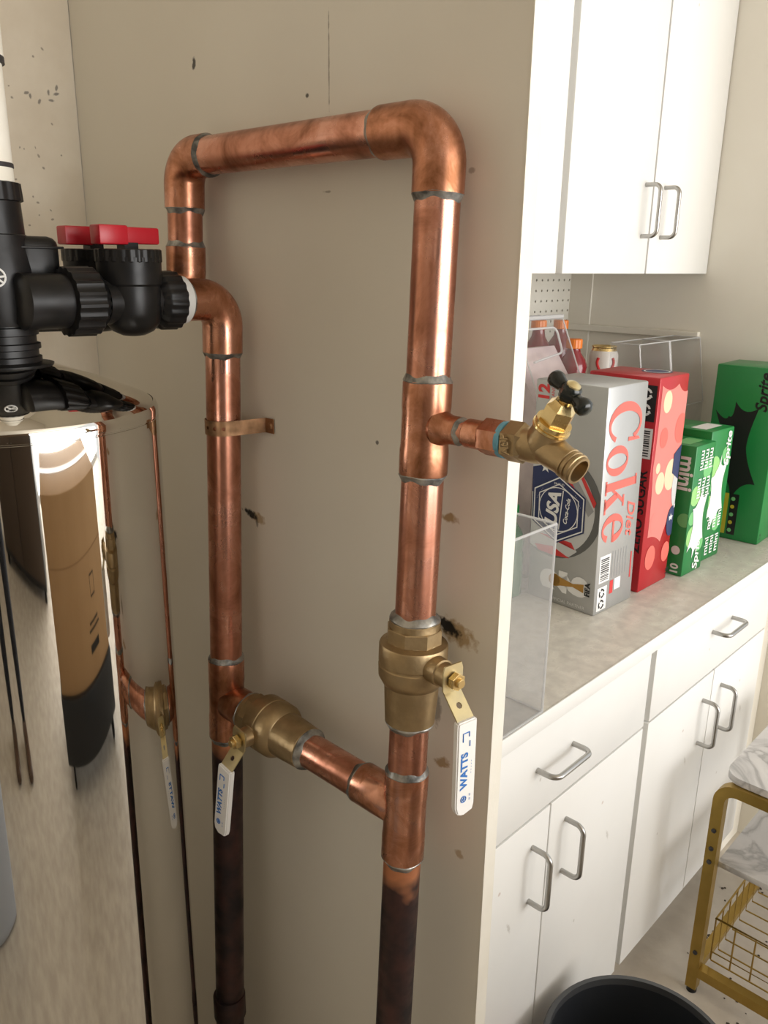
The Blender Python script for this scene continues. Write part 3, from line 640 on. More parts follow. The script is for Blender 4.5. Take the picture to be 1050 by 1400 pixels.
# circle emblem on the broad side
d1.poly('L', [disc(.046, .185, .098, 48)], DGREY, 1, 'disc'); 
d1.poly('L', [disc(.040, .183, .090, 48)], SILV, 2, 'disc')
d1.poly('L', [[(0, .245), (.055, .262), (.080, .225), (.072, .200), (.0, .200)]], NAVY, 3, 'flag_field')
d1.poly('L', [[(.078, .236), (.088, .245), (.128, .190), (.118, .178)]], MGREY, 3, 'flag_stripe'); d1.poly('L', [[(.064, .243), (.076, .240), (.112, .190), (.100, .180)]], RED, 4, 'flag_stripe')
d1.poly('L', [[(.094, .252), (.102, .250), (.132, .205), (.128, .195)]], RED, 4, 'flag_stripe')
d1.poly('L', [[(.030, .120), (.085, .126), (.100, .110), (.084, .096), (.02, .100)]], SILV, 3, 'flag_stripe'); d1.poly('L', [[(.020, .126), (.060, .128), (.096, .112), (.088, .124)]], RED, 4, 'flag_stripe'); d1.poly('L', [[(.012, .104), (.050, .108), (.086, .094), (.050, .092), (.020, .094)]], RED, 4, 'flag_stripe')
d1.poly('L', [star5(.028, .249, .011)], WHT, 5, 'star')
hx = lambda r: ngon(.058, .178, r, 6, PI/6)
d1.poly('L', [hx(.062)], NAVY, 5, 'badge'); d1.poly('L', ringp(hx(.059), hx(.0565)), WHT, 6, 'badge_border'); d1.poly('L', ringp(hx(.047), hx(.0450)), WHT, 6, 'badge_border')
d1.poly('L', ringp(disc(.058, .178, .040, 36), disc(.058, .178, .0385, 36)), WHT, 6, 'badge_border')
d1.text('L', 'USA', .034, .048, .178, UP-.12, WHT, 7, .0012, .15); d1.text('L', 'Coca-Cola', .011, .076, .178, UP-.12, WHT, 7, .0003, .3)
d1.poly('L', [[(.060, .142), (.062, .142), (.068, .214), (.066, .214)]], WHT, 7, 'badge_rule')
for s_, a_, r_ in (('PROUD', 0, .0515), ('- - - - - - -', PI/3, .0515), ('- - - - - - -', -PI/3, .0515)):
    d1.text('L', s_, .0062, .058+math.cos(PI/2+a_)*.0450*0+(-math.sin(a_))*.0455, .178+math.cos(a_)*.0455, a_, WHT, 7)
d1.text('L', '12', .030, .018, .378, UP, RED, 2, .0012); d1.text('L', 'CANS', .0085, .036, .378, UP, RED, 2)
d1.text('L', '2', .066, .058, .046, UP, WHT, 2, .006); d1.text('L', '6', .066, .103, .046, UP, WHT, 2, .005)
c26 = [rect(.040, .020, .070, .072), rect(.088, .020, .128, .072)]
d1.poly('L', [[(.052, .046+.010), (.060, .058), (.070, .054), (.096, .049), (.118, .054), (.118, .038), (.096, .043), (.070, .038), (.060, .034), (.052, .036)]], GOLDP, 4, 'trophy'); d1.poly('L', [disc(.057, .046, .0115, 20)], GOLDP, 4, 'trophy')
d1.text('L', 'FIFA', .0135, .126, .046, UP, BLKP, 5, .0006); d1.text('L', 'OFFICIAL PARTNER', .0085, .085, .009, 0, WHT, 2)
# front: big serif word running down the face
def serif_word():
    def arc(cx, cy, ro, ri, a0, a1, shift=0, n=26):
        ps = []
        for k in range(n):
            t0, t1 = a0+(a1-a0)*k/n, a0+(a1-a0)*(k+1)/n
            o_ = lambda t: (cx+ro[0]*math.cos(t), cy+ro[1]*math.sin(t)); i_ = lambda t: (cx+shift+ri[0]*math.cos(t), cy+ri[1]*math.sin(t))
            ps.append([o_(t0), o_(t1), i_(t1), i_(t0)])
        return ps
    out = []
    # coordinates: a along the word, b up (cap height 1)
    out += arc(.40, .5, (.40, .52), (.25, .455), .62, 2*PI-.62, .03); out += [[(.68, .62), (.76, .62), (.76, 1.0), (.70, .94)]]
    out += arc(1.09, .32, (.29, .345), (.14, .295), 0, 2*PI)
    x = 1.44
    out += [rect(x+.05, .0, x+.21, 1.0), rect(x, 0, x+.27, .05), rect(x, .95, x+.21, 1.0), [(x+.21, .30), (x+.43, .60), (x+.52, .60), (x+.21, .20)], [(x+.26, .36), (x+.38, .42), (x+.58, .0), (x+.40, .0)], rect(x+.35, .58, x+.58, .63), rect(x+.34, 0, x+.64, .05)]
    out += arc(2.41, .32, (.29, .345), (.14, .290), .05, 2*PI-.55); out += [rect(2.25, .31, 2.69, .37)]
    return out
sc = .0905
d1.poly('F', [[(.010+b*.100, .372-a*sc) for a, b in p] for p in serif_word()], SALM, 2, 'lettering')
d1.text('F', 'Diet', .036, .098, .165, DN, SALM, 2, .0004, .35)
barcode(d1, 'F', .010, .058, .034, .050, True, 3); qr_free_panel(d1, 'F', .008, .006, .030, .044); recycle(d1, 'F', .022, .038, .009, BLKP); recycle(d1, 'F', .022, .017, .009, BLKP)
d1.poly('F', [rect(.050+.009*k, .060, .050+.009*k+.0018, .110) for k in range(6)], MGREY, 1, 'small_print'); d1.poly('F', [rect(.047, .030, .058, .055)], RED, 1, 'label_panel'); d1.poly('F', [rect(.062, .034, .082, .056)], WHT, 1, 'label_panel')
d1.poly('F', [rect(.112, .045, .116, .095)], RED, 1, 'small_print')

# --- red carton
d2 = Carton('red soda carton with cream bubbles between silver and green cartons', .794, .268, .113, .140, .400, math.radians(-1), m_red)
d2.text('L', 'ZERO SUGAR', .0260, .126, .155, UP, BLKP, 2, .0004); d2.poly('L', [rect(.098, .322, .136, .386)], BLKP, 1, 'label_panel')
recycle(d2, 'L', .117, .370, .011, WHT); recycle(d2, 'L', .117, .342, .011, WHT); barcode(d2, 'L', .098, .255, .038, .055, True, 5)
d2.poly('F', [burst(.062, .20, .058, .19, [(1, .9), (.2, .97), (-.9, .98), (-.95, .2), (-.8, -.5), (.1, -.6), (.9, -.2)], .9)], PINK, 1, 'print')
for u, v, r, m_ in ((.036, .355, .020, CREAM), (.036, .290, .019, SALM), (.040, .205, .021, CREAM), (.036, .130, .020, PINK), (.100, .300, .028, SALM), (.034, .062, .024, SALM), (.095, .060, .020, SALM), (.080, .215, .030, CREAM), (.026, .235, .010, CREAM)):
    d2.poly('F', [disc(u, v, r, 28, .8)], m_, 2, 'bubble')
d2.poly('F', [disc(.118, .19, .048, 40, .55)], SILV, 3, 'badge'); d2.poly('F', [ngon(.116, .235, .036, 6, PI/6)], NAVY, 4, 'badge'); d2.poly('F', [disc(.104, .120, .030, 30, .6)], NAVY, 4, 'badge'); d2.poly('F', [star5(.100, .128, .008), star5(.112, .150, .007)], WHT, 5, 'star')
d2.text('F', '12', .016, .112, .016, UP, BLKP, 2, .0004)
d2.poly('T', [disc(.085, .05, .028, 28)], NAVY, 1, 'badge'); d2.poly('T', ringp(disc(.085, .05, .024, 28), disc(.085, .05, .021, 28)), WHT, 2, 'badge_border')

# --- two small green cartons
def mini(label, x, y, w, d, h, rz, flip):
    c = Carton(label, x, y, w, d, h, rz, m_green)
    c.text('L', 'mini', .040, d-.016, h-.055, DN, WHT, 2, .0012)
    for k, m_ in enumerate((WHT, WHT)): c.poly('L', [disc(d-.008, h*.44, .014, 20)] if k == 0 else [disc(d-.018, h*.20, .009, 20)], m_ if k else LIGHTG, 1, 'bubble')
    c.text('L', '10', .022, d-.016, .014, UP, WHT, 2, .0008)
    for u, v, r in ((.024, h*.62, .020), (.030, h*.30, .022), (.020, h*.45, .014), (.075, h*.80, .018), (.080, h*.22, .016)):
        c.poly('F', [disc(u*w/.11, v if not flip else h-v*.9, r, 24)], LIME if r > .018 else LIGHTG, 1, 'bubble')
    tips = [(.15, 1.0), (.28, .72), (.95, .80), (.60, .2), (.95, -.52), (.35, -.72), (-.2, -1.0), (-.35, -.70), (-.95, -.75), (-.55, -.1), (-.80, .45), (-.25, .60)]
    b = burst(w*.48, h*(.40 if not flip else .53), w*.40, h*.28, tips, .78); c.poly('F', fan(b, (w*.48, h*(.40 if not flip else .53))), WHT, 3, 'splash')
    c.text('F', 'Sprite', .030, w*.62 if not flip else w*.78, h*.15 if not flip else h*.84, UP, WHT, 4, .0007, .25)
    for i in range(3):
        for j in range(2):
            c.text('F', 'mini', .024, w*(.34+.22*i), (h-.030-.056*j) if not flip else .032+.056*j, DN if not flip else UP, WHT, 4, .0004)
    c.poly('T', [rect(w*.12, d*.15, w*.85, d*.4)], WHT if flip else LIGHTG, 1, 'label_panel')
    return c
mini('small green soda carton with mini lettering next to the red carton', .918, .240, .084, .130, .262, math.radians(-2), False)
mini('small green soda carton with lime print beside the tall green carton', 1.020, .250, .098, .130, .276, math.radians(-3), True)
# --- tall green carton
d5 = Carton('tall green soda carton with black splash against the end wall', 1.243, .213, .126, .135, .385, math.radians(2), m_green)
tips = [(-.2, 1.0), (.75, .92), (.45, .10), (1.0, -.62), (.10, -1.0), (-.25, -.62), (-.9, -.60), (-.55, .10), (-1.0, .80), (-.42, .70)]
b = burst(.060, .200, .052, .108, tips, .72); d5.poly('L', fan(b, (.060, .200)), BLKP, 1, 'splash')
d5.text('L', 'Sprite', .034, .104, .332, UP, BLKP, 2, .0008, .25)
d5.poly('L', [rect(.050, .012, .062, .105)], YEL, 1, 'label_panel'); d5.poly('L', [rect(.066, .012, .084, .105)], BLKP, 1, 'label_panel')
for k in range(5): d5.poly('L', [disc(.072, .022+.018*k, .0045, 12)], YEL if k % 2 else LIGHTG, 2, 'print')
d5.text('F', 'Sprite', .085, .060, .20, UP, BLKP, 2, .002, .25)
d5.text('F', '12', .016, .012, .016, UP, BLKP, 2)

# ------------------------------------------------------------------ acrylic boxes and bins
def panes(t, name, quads, th=.003, m='acrylic'):
    for q in quads:
        bm = bmesh.new(); vs = [bm.verts.new(p) for p in q]; f = bm.faces.new(vs); bmesh.ops.solidify(bm, geom=[f], thickness=th); child(t, name, bm, M_[m], 0)
def rods(t, segs, r=.0014):
    for a, b in segs: child(t, 'edge', sweep(bmesh.new(), [a, b], r, 8), M_['acrylic_edge'])
ab = thing('acrylic_box', 'clear acrylic box standing on the countertop edge beside the panel', 'box', (.03, .09, ZC))
x0, x1, y0, y1, z0, z1 = .024, .246, .0895, .192, ZC+.001, 1.083
V_ = lambda x, y, z: Vector((x, y, z))
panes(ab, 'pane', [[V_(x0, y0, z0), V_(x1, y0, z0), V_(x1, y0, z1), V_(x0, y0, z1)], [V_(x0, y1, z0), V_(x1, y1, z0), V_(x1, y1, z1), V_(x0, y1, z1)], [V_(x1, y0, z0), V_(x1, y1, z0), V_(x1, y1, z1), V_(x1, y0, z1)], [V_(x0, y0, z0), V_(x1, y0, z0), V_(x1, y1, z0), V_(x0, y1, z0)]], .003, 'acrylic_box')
rods(ab, [(V_(x1, y0, z0), V_(x1, y0, z1)), (V_(x1, y1, z0), V_(x1, y1, z1)), (V_(x0, y0, z1), V_(x1, y0, z1)), (V_(x0, y1, z1), V_(x1, y1, z1)), (V_(x1, y0, z1), V_(x1, y1, z1)), (V_(x0, y0, z0), V_(x1, y0, z0)), (V_(x1, y0, z0), V_(x1, y1, z0))], .0018)
def sloped_bin(label, x0, x1, yt, yf, y1, zt, zl, fill=None):
    t = thing('display_bin', label, 'bin', ((x0+x1)/2, yf, ZC), 0, 'clear sloped bins at the back of the countertop')
    z0 = ZC+.001
    panes(t, 'pane', [[V_(x0, yf, z0), V_(x1, yf, z0), V_(x1, yf, zl), V_(x0, yf, zl)], [V_(x0, y1, z0), V_(x1, y1, z0), V_(x1, y1, zt), V_(x0, y1, zt)], [V_(x0, yt, zt), V_(x1, yt, zt), V_(x1, y1, zt), V_(x0, y1, zt)]], .0025)
    for x in (x0, x1): panes(t, 'pane', [[V_(x, yf, z0), V_(x, y1, z0), V_(x, y1, zt), V_(x, yt, zt), V_(x, yf, zl)]], .0025)
    panes(t, 'lid', [[V_(x0, yf, zl), V_(x1, yf, zl), V_(x1, yt, zt), V_(x0, yt, zt)]], .0025)
    rods(t, [(V_(x0, yf, zl), V_(x0, yt, zt)), (V_(x1, yf, zl), V_(x1, yt, zt)), (V_(x0, yt, zt), V_(x1, yt, zt)), (V_(x0, y1, zt), V_(x1, y1, zt)), (V_(x0, yt, zt), V_(x0, y1, zt)), (V_(x1, yt, zt), V_(x1, y1, zt)), (V_(x0, yf, zl), V_(x1, yf, zl))], .0014)
    if fill:
        bm = bmesh.new(); prism(bm, [(yf+.006, z0+.004), (y1-.006, z0+.004), (y1-.006, zt-.06), (yt+.01, zt-.055), (yf+.008, zl-.012)], lambda u, v, tt: V_(tt, u, v), x0+.006, x1-.006)
        child(t, 'contents', bm, fill, 0)
    return t
m_fill = mat('pale_wrappers', (.74, .62, .60), (.55, .44, .45), .4, .5, scale=18, detail=3, bump=.4, bscale=30)
lb = sloped_bin('clear lidded bin of pale pink wrapped sweets behind the silver carton', .650, .812, .450, .386, .505, 1.300, 1.160, m_fill)
bm = sweep(bmesh.new(), [V_(.665, .448, 1.302), V_(.808, .448, 1.302)], .0045, 10); child(lb, 'lid_hinge', bm, M_['acrylic_edge'])
bm = sweep(bmesh.new(), rounded([V_(.665, .4395, 1.283), V_(.775, .4395, 1.283), V_(.770, .418, 1.237), V_(.700, .414, 1.230), V_(.665, .412, 1.226)], .012, 5), .0022, 8); child(lb, 'scoop_slot', bm, M_['acrylic_edge'])
sloped_bin('empty clear bin behind the red carton', .998, 1.136, .375, .350, .440, 1.241, 1.095)
sloped_bin('empty clear bin touching the end wall', 1.141, 1.298, .375, .350, .440, 1.241, 1.095)
# riser carton, bottles and can at the back
tag(finish(B(.84, 1.16, .468, .735, ZC, 1.100, bev=.003), 'storage_box', mat('plain_carton', (.42, .36, .29), None, .6)), 'plain brown storage box under the bottles and can at the back', 'box')
m_bot = mat('red_bottle', (.20, .012, .018), None, .15, spec=.6); m_or = flat('orange_cap', (.72, .19, .025), .35)
def bottle(label, x, y, zt, zb=1.10, r=.031, m=m_bot, cap=m_or, grp='orange-capped bottles'):
    t = thing('drink_bottle', label, 'bottle', (x, y, zb), 0, grp); h = zt-zb
    child(t, 'body', L((x, y, zb), (0, 0, 1), [(0, r*.85), (.004, r), (h*.45, r), (h*.52, r*.92), (h*.60, r), (h*.70, r*.85), (h*.80, r*.5), (h*.86, .0135), (h-.006, .0135)], n=32), m)
    child(t, 'cap', L((x, y, zt-.020), (0, 0, 1), [(0, .0165), (.001, .0172), (.018, .0172), (.020, .0155)], n=48, ribs=20, ribd=.0006), cap, 30)
bottle('red drink bottle with orange cap standing nearest the panel', .962, .600, 1.281); bottle('red drink bottle with orange cap nearest the end wall', 1.078, .615, 1.276); bottle('red drink bottle with orange cap in front of the two others', .958, .505, 1.247)
cn = thing('drink_can', 'white drink can with red script and gold rim behind red carton', 'can', (1.090, .505, 1.10))
child(cn, 'body', L((1.090, .505, 1.10), (0, 0, 1), [(0, .024), (.004, .030), (.008, .0325), (.104, .0325), (.114, .029)], n=40), flat('can_white', (.74, .70, .64), .3))
child(cn, 'rim', L((1.090, .505, 1.10), (0, 0, 1), [(.112, .0295), (.120, .0270), (.1225, .0285), (.1245, .0278), (.1205, .025)], n=40), M_['brass'])
bm = bmesh.new()
for a0, sx in ((-2.05, 1), (-2.9, -1)):
    pts = []
    for k in range(16):
        t = k/15; a = a0+sx*.16*math.sin(t*9); pts.append(Vector((1.090+.0328*math.cos(a), .505+.0328*math.sin(a), 1.12+.080*t)))
    sweep(bm, pts, .0032, 8)
child(cn, 'script_print', bm, RED)
m_gb = mat('green_bottle', (.01, .11, .03), None, .15)
for i, (x, y) in enumerate(((.560, .375), (.600, .455))):
    bottle(['green drink bottle close behind the silver carton','green drink bottle deeper in, beside the bin of wrapped sweets'][i], x, y, .985, ZC, .030, m_gb, flat('green_cap', (.02, .22, .06)), 'green bottles behind the acrylic box')

# ------------------------------------------------------------------ gold cart
gx, gy, gx1, gy1, gt = .763, .005, 1.17, -.38, .492
ck = thing('side_cart', 'gold metal cart with marble shelves and a wire basket', 'cart', (gx, gy, 0))
def sqtube(pts, s=.0105): 
    bm = bmesh.new(); pts = [Vector(p) for p in pts]; rings = []; m = len(pts)
    for i, p in enumerate(pts):
        d = (pts[min(i+1, m-1)]-pts[max(i-1, 0)]).normalized(); u = Vector((1, 0, 0)); u = (u-d*u.dot(d)).normalized() if abs(d.x) < .9 else Vector((0, 1, 0)); w = d.cross(u)
        rings.append([bm.verts.new(p+u*a*s+w*b_*s) for a, b_ in ((1, 1), (-1, 1), (-1, -1), (1, -1))])
    for a, b_ in zip(rings, rings[1:]):
        for k in range(4): bm.faces.new((a[k], a[(k+1) % 4], b_[(k+1) % 4], b_[k]))
    bm.faces.new(rings[0][::-1]); bm.faces.new(rings[-1]); return bm
for x in (gx, gx1):
    child(ck, 'leg_frame', sqtube(rounded([(x, gy, .012), (x, gy, gt-.012), (x, gy1, gt-.012), (x, gy1, .012)], .030, 8)), M_['gold'], 30)
    child(ck, 'bottom_rail', sqtube([(x, gy-.010, .055), (x, gy1+.010, .055)]), M_['gold'], 30)
for y in (gy, gy1):
    for z in (.055,): child(ck, 'cross_rail', sqtube([(gx+.010, y, z), (gx1-.010, y, z)], .009), M_['gold'], 30)
    for x in (gx, gx1): child(ck, 'foot', L((x, y, 0), (0, 0, 1), [(0, .010), (.012, .010)], n=16), M_['blackp'])
for z in (.315, .345, .385, .10):
    child(ck, 'screw', L((gx-.0105, gy, z), (-1, 0, 0), [(0, .0045), (.002, .0045), (.003, .002)], n=14), M_['primer'])
    child(ck, 'screw', L((gx, gy+.0105, z), (0, 1, 0), [(0, .0045), (.002, .0045), (.003, .002)], n=14), M_['primer'])
def shelf(name, z, ov): 
    r = .035; pts = []
    for cx, cy, a0 in ((gx1+ov-r, gy+ov-r, 0), (gx-ov+r, gy+ov-r, PI/2), (gx-ov+r, gy1-ov+r, PI), (gx1+ov-r, gy1-ov+r, 1.5*PI)):
        pts += [(cx+r*math.cos(a0+k*PI/12), cy+r*math.sin(a0+k*PI/12)) for k in range(7)]
    bm = prism(bmesh.new(), pts, lambda u, v, t: V_(u, v, t), z, z+.014); child(ck, name, bm, M_['marble'], 30)
shelf('top_shelf', gt, .002); 
bm = B(gx+.012, gx1-.012, gy1+.010, gy-.008, .296, .309, bev=.002); child(ck, 'middle_shelf', bm, M_['marble'])
bk = child(ck, 'wire_basket', sweep(bmesh.new(), [(gx+.02, gy-.02, .175), (gx1-.02, gy-.02, .175), (gx1-.02, gy1+.02, .175), (gx+.02, gy1+.02, .175)], .0026, 8, closed=True), M_['gold'])
bx0, bx1, by0, by1 = gx+.02, gx1-.02, gy1+.02, gy-.02
nx, ny = 10, 9
for i in range(nx+1):
    x = bx0+(bx1-bx0)*i/nx; child(bk, 'wire', sweep(bmesh.new(), [(x, by1, .175), (x, by1-.002, .075), (x, by0+.002, .075), (x, by0, .175)], .0017, 6), M_['gold'])
for j in range(ny+1):
    y = by0+(by1-by0)*j/ny; child(bk, 'wire', sweep(bmesh.new(), [(bx0, y, .175), (bx0+.002, y, .075)], .0017, 6), M_['gold']); child(bk, 'wire', sweep(bmesh.new(), [(bx1, y, .175), (bx1-.002, y, .075)], .0017, 6), M_['gold'])
for j in (3, 6):
    y = by0+(by1-by0)*j/ny; child(bk, 'wire', sweep(bmesh.new(), [(bx0, y, .073), (bx1, y, .073)], .0020, 6), M_['gold'])
child(bk, 'wire', sweep(bmesh.new(), [(bx0, by1, .095), (bx1, by1, .095), (bx1, by0, .095), (bx0, by0, .095)], .0017, 6, closed=True), M_['gold'])

# ------------------------------------------------------------------ black bin
bn = thing('waste_bin', 'round black plastic waste bin in front of the base cabinet', 'bin', (.335, -.072, 0))
child(bn, 'body', L((.335, -.072, 0), (0, 0, 1), [(.004, .001), (.002, .105), (0, .110), (.006, .113), (.250, .140), (.250, .136), (.010, .108), (.009, .001)], n=64, close=False), M_['binblack'], 40)
child(bn, 'rim', L((.335, -.072, 0), (0, 0, 1), [(0.242, .1395), (0.244, .1455), (0.258, .1470), (0.262, .1440), (0.262, .1370), (0.248, .1362)], n=64, close=False), M_['binrim'], 40)
rh = thing('red_tool', 'red plastic tool handle poking up beside the black bin', 'tool', (.222, .060, 0))
child(rh, 'shaft', L((.222, .060, 0), (0.0, 0.0, 1), [(0, .006), (.20, .006)], n=16), M_['pull'])
child(rh, 'grip', L((.222, .060, .19), (0, 0, 1), [(0, .006), (.006, .0095), (.075, .0105), (.088, .0095), (.094, .005), (.095, .001)], n=24), M_['redp'])

# ------------------------------------------------------------------ floor debris
m_deb = mat('dark_debris', (.06, .045, .03), None, .8)
rnd = random.Random(3); bm = bmesh.new()
for k in range(170):
    x, y = rnd.uniform(.30, 1.2), rnd.uniform(-.5, .08); s_ = rnd.uniform(.0012, .0042)
    v0 = len(bm.verts); r_ = bmesh.ops.create_icosphere(bm, subdivisions=1, radius=s_, matrix=Matrix.Translation((x, y, s_*.35)) @ Matrix.Rotation(rnd.uniform(0, 3), 4, 'Z') @ Matrix.Diagonal((rnd.uniform(.6, 2), 1, .5, 1)))
o = finish(bm, 'debris', m_deb, smooth=0); o['kind'] = 'stuff'; tag(o, 'small dark crumbs and chips scattered on the concrete floor', 'debris')

# ------------------------------------------------------------------ behind the camera: cardboard box seen in the tank
cb = thing('cardboard_box', 'large brown cardboard box on a dark dolly reflected in the tank', 'box', (.04, -1.25, .0), math.radians(0))
m_card = mat('cardboard', (.50, .31, .155), (.46, .28, .135), .7, scale=4)
finish(box(bmesh.new(), -.56, .56, -.25, .25, .305, .85, bev=.004), 'carton', m_card, cb); finish(box(bmesh.new(), -.561, .561, -.03, .03, .85, .8515), 'tape', mat('tape', (.40, .25, .12), None, .3), cb)
finish(box(bmesh.new(), -.555, .555, .2502, .2510, .655, .660), 'seam', mat('card_seam', (.36, .21, .10), None, .7), cb)
def bars(rows):
    bm = bmesh.new()
    for (a, b, z, h) in rows: box(bm, a, b, .2502, .2508, z, z+h)
    finish(bm, 'print', BLKP, cb, 0)
bars([(.20, .30, .59, .006), (.20, .206, .53, .06), (.294, .30, .53, .06), (.20, .30, .53, .006), (.12, .32, .46, .008), (.10, .34, .44, .008), (.10, .30, .38, .026)])
dl = thing('dolly', 'low dark dolly under the cardboard box', 'dolly', (.04, -1.25, 0), math.radians(0))
finish(box(bmesh.new(), -.58, .58, -.27, .27, .10, .305, bev=.01), 'deck', M_['binblack'], dl)
for sx in (-1, 1):
    for sy in (-1, 1): finish(lathe(bmesh.new(), (sx*.48-.015, sy*.2, .055), (1, 0, 0), [(0, .05), (.004, .055), (.026, .055), (.03, .05)], n=24), 'wheel', M_['blackp'], dl, 30)

# ------------------------------------------------------------------ bystander seen only in the tank
def person():
    P_ = {}; E_ = []
    def v(n, x, y, z, r): P_[n] = (Vector((x, y, z)), r)
    v('pel', 0, 0, .96, .125); v('bel', 0, .01, 1.10, .118); v('chs', 0, .0, 1.30, .130); v('nk0', 0, -.01, 1.46, .062); v('nk', 0, .01, 1.54, .052); v('hd', 0, .03, 1.62, .070)
    E_ += [('pel', 'bel'), ('bel', 'chs'), ('chs', 'nk0'), ('nk0', 'nk'), ('nk', 'hd')]
    for sgn, k in ((-1, 'l'), (1, 'r')):
        v('hip'+k, sgn*.095, 0, .90, .092); v('kn'+k, sgn*.11, .03, .50, .060); v('cf'+k, sgn*.115, .0, .36, .058); v('an'+k, sgn*.12, -.02, .09, .038)
        v('sh'+k, sgn*.175, -.005, 1.40, .060); v('el'+k, sgn*.235, .05, 1.12, .043); v('fa'+k, sgn*.19, .17, 1.18, .038); v('wr'+k, sgn*.10, .31, 1.27, .027); v('pm'+k, sgn*.070, .365, 1.31, .034)
        E_ += [('pel', 'hip'+k), ('hip'+k, 'kn'+k), ('kn'+k, 'cf'+k), ('cf'+k, 'an'+k), ('chs', 'sh'+k), ('sh'+k, 'el'+k), ('el'+k, 'fa'+k), ('fa'+k, 'wr'+k), ('wr'+k, 'pm'+k)]
        for f in range(4):
            z = 1.285+.019*f; a, b = 'f%d'%f+k, 'g%d'%f+k; ln = (.030, .036, .038, .033)[f]
            v(a, sgn*.048, .365+ln*.8, z+.01, .0095); v(b, sgn*.020, .372+ln*.75, z+.014, .0085); E_ += [('pm'+k, a), (a, b)]
        v('t'+k, sgn*.062, .350, 1.352, .0110); v('u'+k, sgn*.035, .352, 1.368, .0095); E_ += [('pm'+k, 't'+k), ('t'+k, 'u'+k)]
    names = list(P_); me = bpy.data.meshes.new('skeleton'); me.from_pydata([P_[n][0] for n in names], [(names.index(a), names.index(b)) for a, b in E_], [])
    ob = bpy.data.objects.new('skeleton', me); COL.objects.link(ob); ob.modifiers.new('Skin', 'SKIN'); sub = ob.modifiers.new('Sub', 'SUBSURF'); sub.levels = 2; sub.render_levels = 2
    for i, n in enumerate(names):
        d = me.skin_vertices[0].data[i]; r = P_[n][1]; d.radius = (r*1.25, r) if n in ('pel', 'bel', 'chs') else (r, r); d.use_root = (n == 'pel')
    dg = bpy.context.evaluated_depsgraph_get(); dg.update(); m2 = bpy.data.meshes.new_from_object(ob.evaluated_get(dg)); bpy.data.objects.remove(ob)
    bm = bmesh.new(); bm.from_mesh(m2)
    # head with brow, nose, chin and ears in the same mesh
    r_ = bmesh.ops.create_uvsphere(bm, u_segments=24, v_segments=18, radius=1.0)
    for q in r_['verts']:
        x, y, z = q.co; w = .078*(1-.18*max(0, -z)); q.co = Vector((x*w, .035+y*.098*(1-.12*max(0, -z)), 1.665+z*.118))
        if y > .85 and abs(x) < .3 and -.35 < z < .1: q.co.y += .020
        if abs(x) > .9 and abs(z) < .3: q.co.x *= 1.14
    for f in bm.faces:
        c = f.calc_center_median(); f.smooth = True
        f.material_index = 0 if c.z < .98 else (2 if (c.z > 1.50 or c.y > .20) else 1)
    t = thing('person', 'person in navy shirt and dark trousers holding a phone, reflected in tank', 'person', (-1.45, -.82, 0), math.radians(-42))
    finish(bm, 'body', [mat('dark_trousers', (.018, .020, .028), None, .8), mat('navy_shirt', (.02, .03, .085), None, .8), mat('skin', (.50, .29, .20), None, .5)], t, 180)
    bm = bmesh.new(); r_ = bmesh.ops.create_uvsphere(bm, u_segments=24, v_segments=14, radius=1.0)
    dead = []
    for q in r_['verts']:
        x, y, z = q.co; q.co = Vector((x*.083, .025+y*.100, 1.685+z*.108))
        if z < -.2 or (y > .55 and z < .55): dead.append(q)
    bmesh.ops.delete(bm, geom=dead, context='VERTS'); bmesh.ops.solidify(bm, geom=bm.faces[:], thickness=.008); finish(bm, 'hair', mat('brown_hair', (.035, .022, .014), None, .6), t)
    for sg in (-1, 1):
        finish(lathe(bmesh.new(), (sg*.030, .118, 1.672), (0, 1, 0), [(0, .010), (.007, .008), (.009, .003)], n=14), 'eye', flat('eye_dark', (.03, .02, .02)), t)
        bm = box(bmesh.new(), sg*.12-.045, sg*.12+.045, -.085, .185, 0, .085, bev=.03, seg=3)
        for q in bm.verts:
            if q.co.y > .08 and q.co.z > .04: q.co.z -= .025
        finish(bm, 'shoe', flat('brown_shoe', (.09, .05, .03)), t)
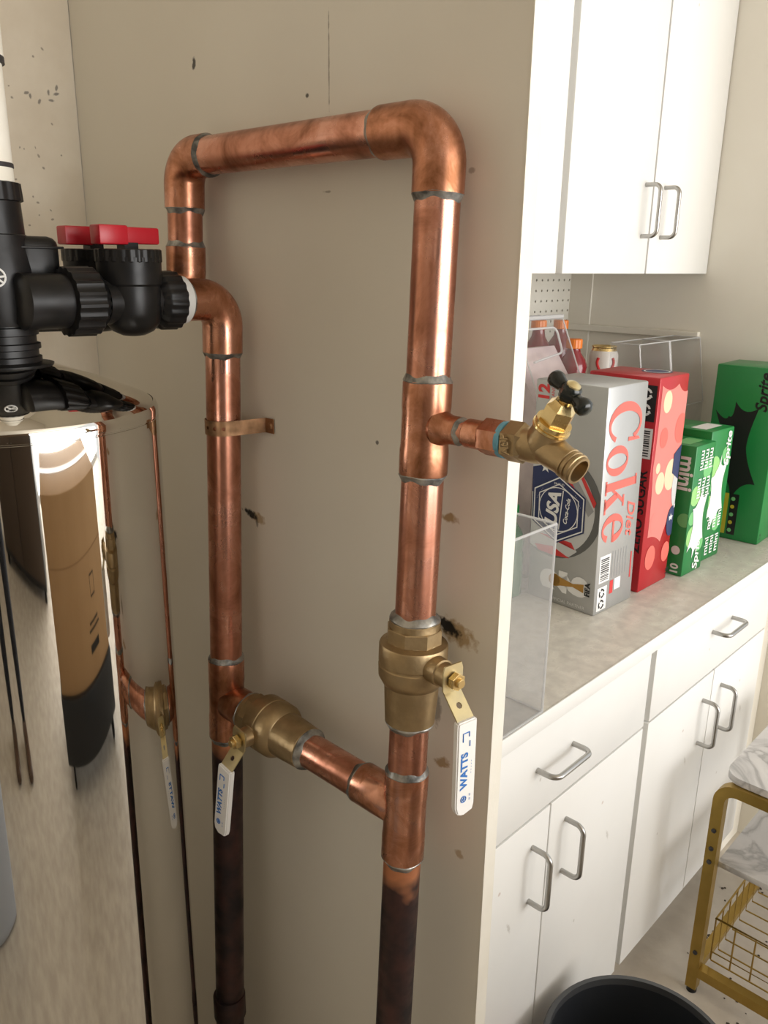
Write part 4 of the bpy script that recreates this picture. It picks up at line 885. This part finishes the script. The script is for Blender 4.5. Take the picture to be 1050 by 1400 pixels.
    finish(box(bmesh.new(), -.028, .028, .105, .122, 1.612, 1.618, bev=.002), 'mouth', flat('lip', (.30, .10, .09)), t)
    ph = thing('phone', 'black phone held up in both hands, reflected in the tank', 'phone', (-1.45, -.82, 0), math.radians(-42))
    finish(box(bmesh.new(), -.075, .075, .365, .374, 1.275, 1.350, bev=.003), 'case', M_['blackp'], ph); finish(lathe(bmesh.new(), (.05, .374, 1.33), (0, 1, 0), [(0, .008), (.002, .008), (.0025, .006)], n=20), 'lens', M_['binrim'], ph)
person()

# ------------------------------------------------------------------ behind the camera: only for the tank reflection
sc_ = thing('added_dark_cabinet', 'added unseen dark cabinet with two doors, darkens the tank reflection', 'cabinet', (-1.6, -2.6, 0))  # added out of view so the left of the tank reflects dark
finish(box(bmesh.new(), -.75, .75, -.25, .25, .06, 1.7, bev=.004), 'body', M_['binblack'], sc_)
for sx in (-1, 1):
    d_ = finish(box(bmesh.new(), -.36, .36, 0, .018, -.79, .79, bev=.003), 'door', mat('brown_steel', (.07, .05, .038), None, .45), sc_); d_.location = (sx*.37, .251, .89)
    h_ = finish(sweep(bmesh.new(), rounded([(0, 0, -.06), (0, .03, -.06), (0, .03, .06), (0, 0, .06)], .01, 5), .005, 10), 'handle', M_['pull'], d_); h_.location = (-sx*.30, .018, 0)
    for y in (-.2, .2): finish(box(bmesh.new(), sx*.68-.03, sx*.68+.03, y-.03, y+.03, 0, .062), 'foot', M_['blackp'], sc_)
tt = thing('storage_tote', 'pale grey plastic tote with lid on the floor, reflected in tank', 'tote', (-1.45, .18, 0))
m_tt = mat('pale_grey_plastic', (.42, .45, .50), None, .4)
bm = bmesh.new(); box(bm, -.30, .30, -.25, .25, 0, .46, bev=.03, seg=3)
for q in bm.verts: q.co.x *= .90+.10*q.co.z/.46; q.co.y *= .90+.10*q.co.z/.46
finish(bm, 'tub', m_tt, tt); finish(box(bmesh.new(), -.32, .32, -.27, .27, .44, .485, bev=.012, seg=2), 'lid', m_tt, tt)
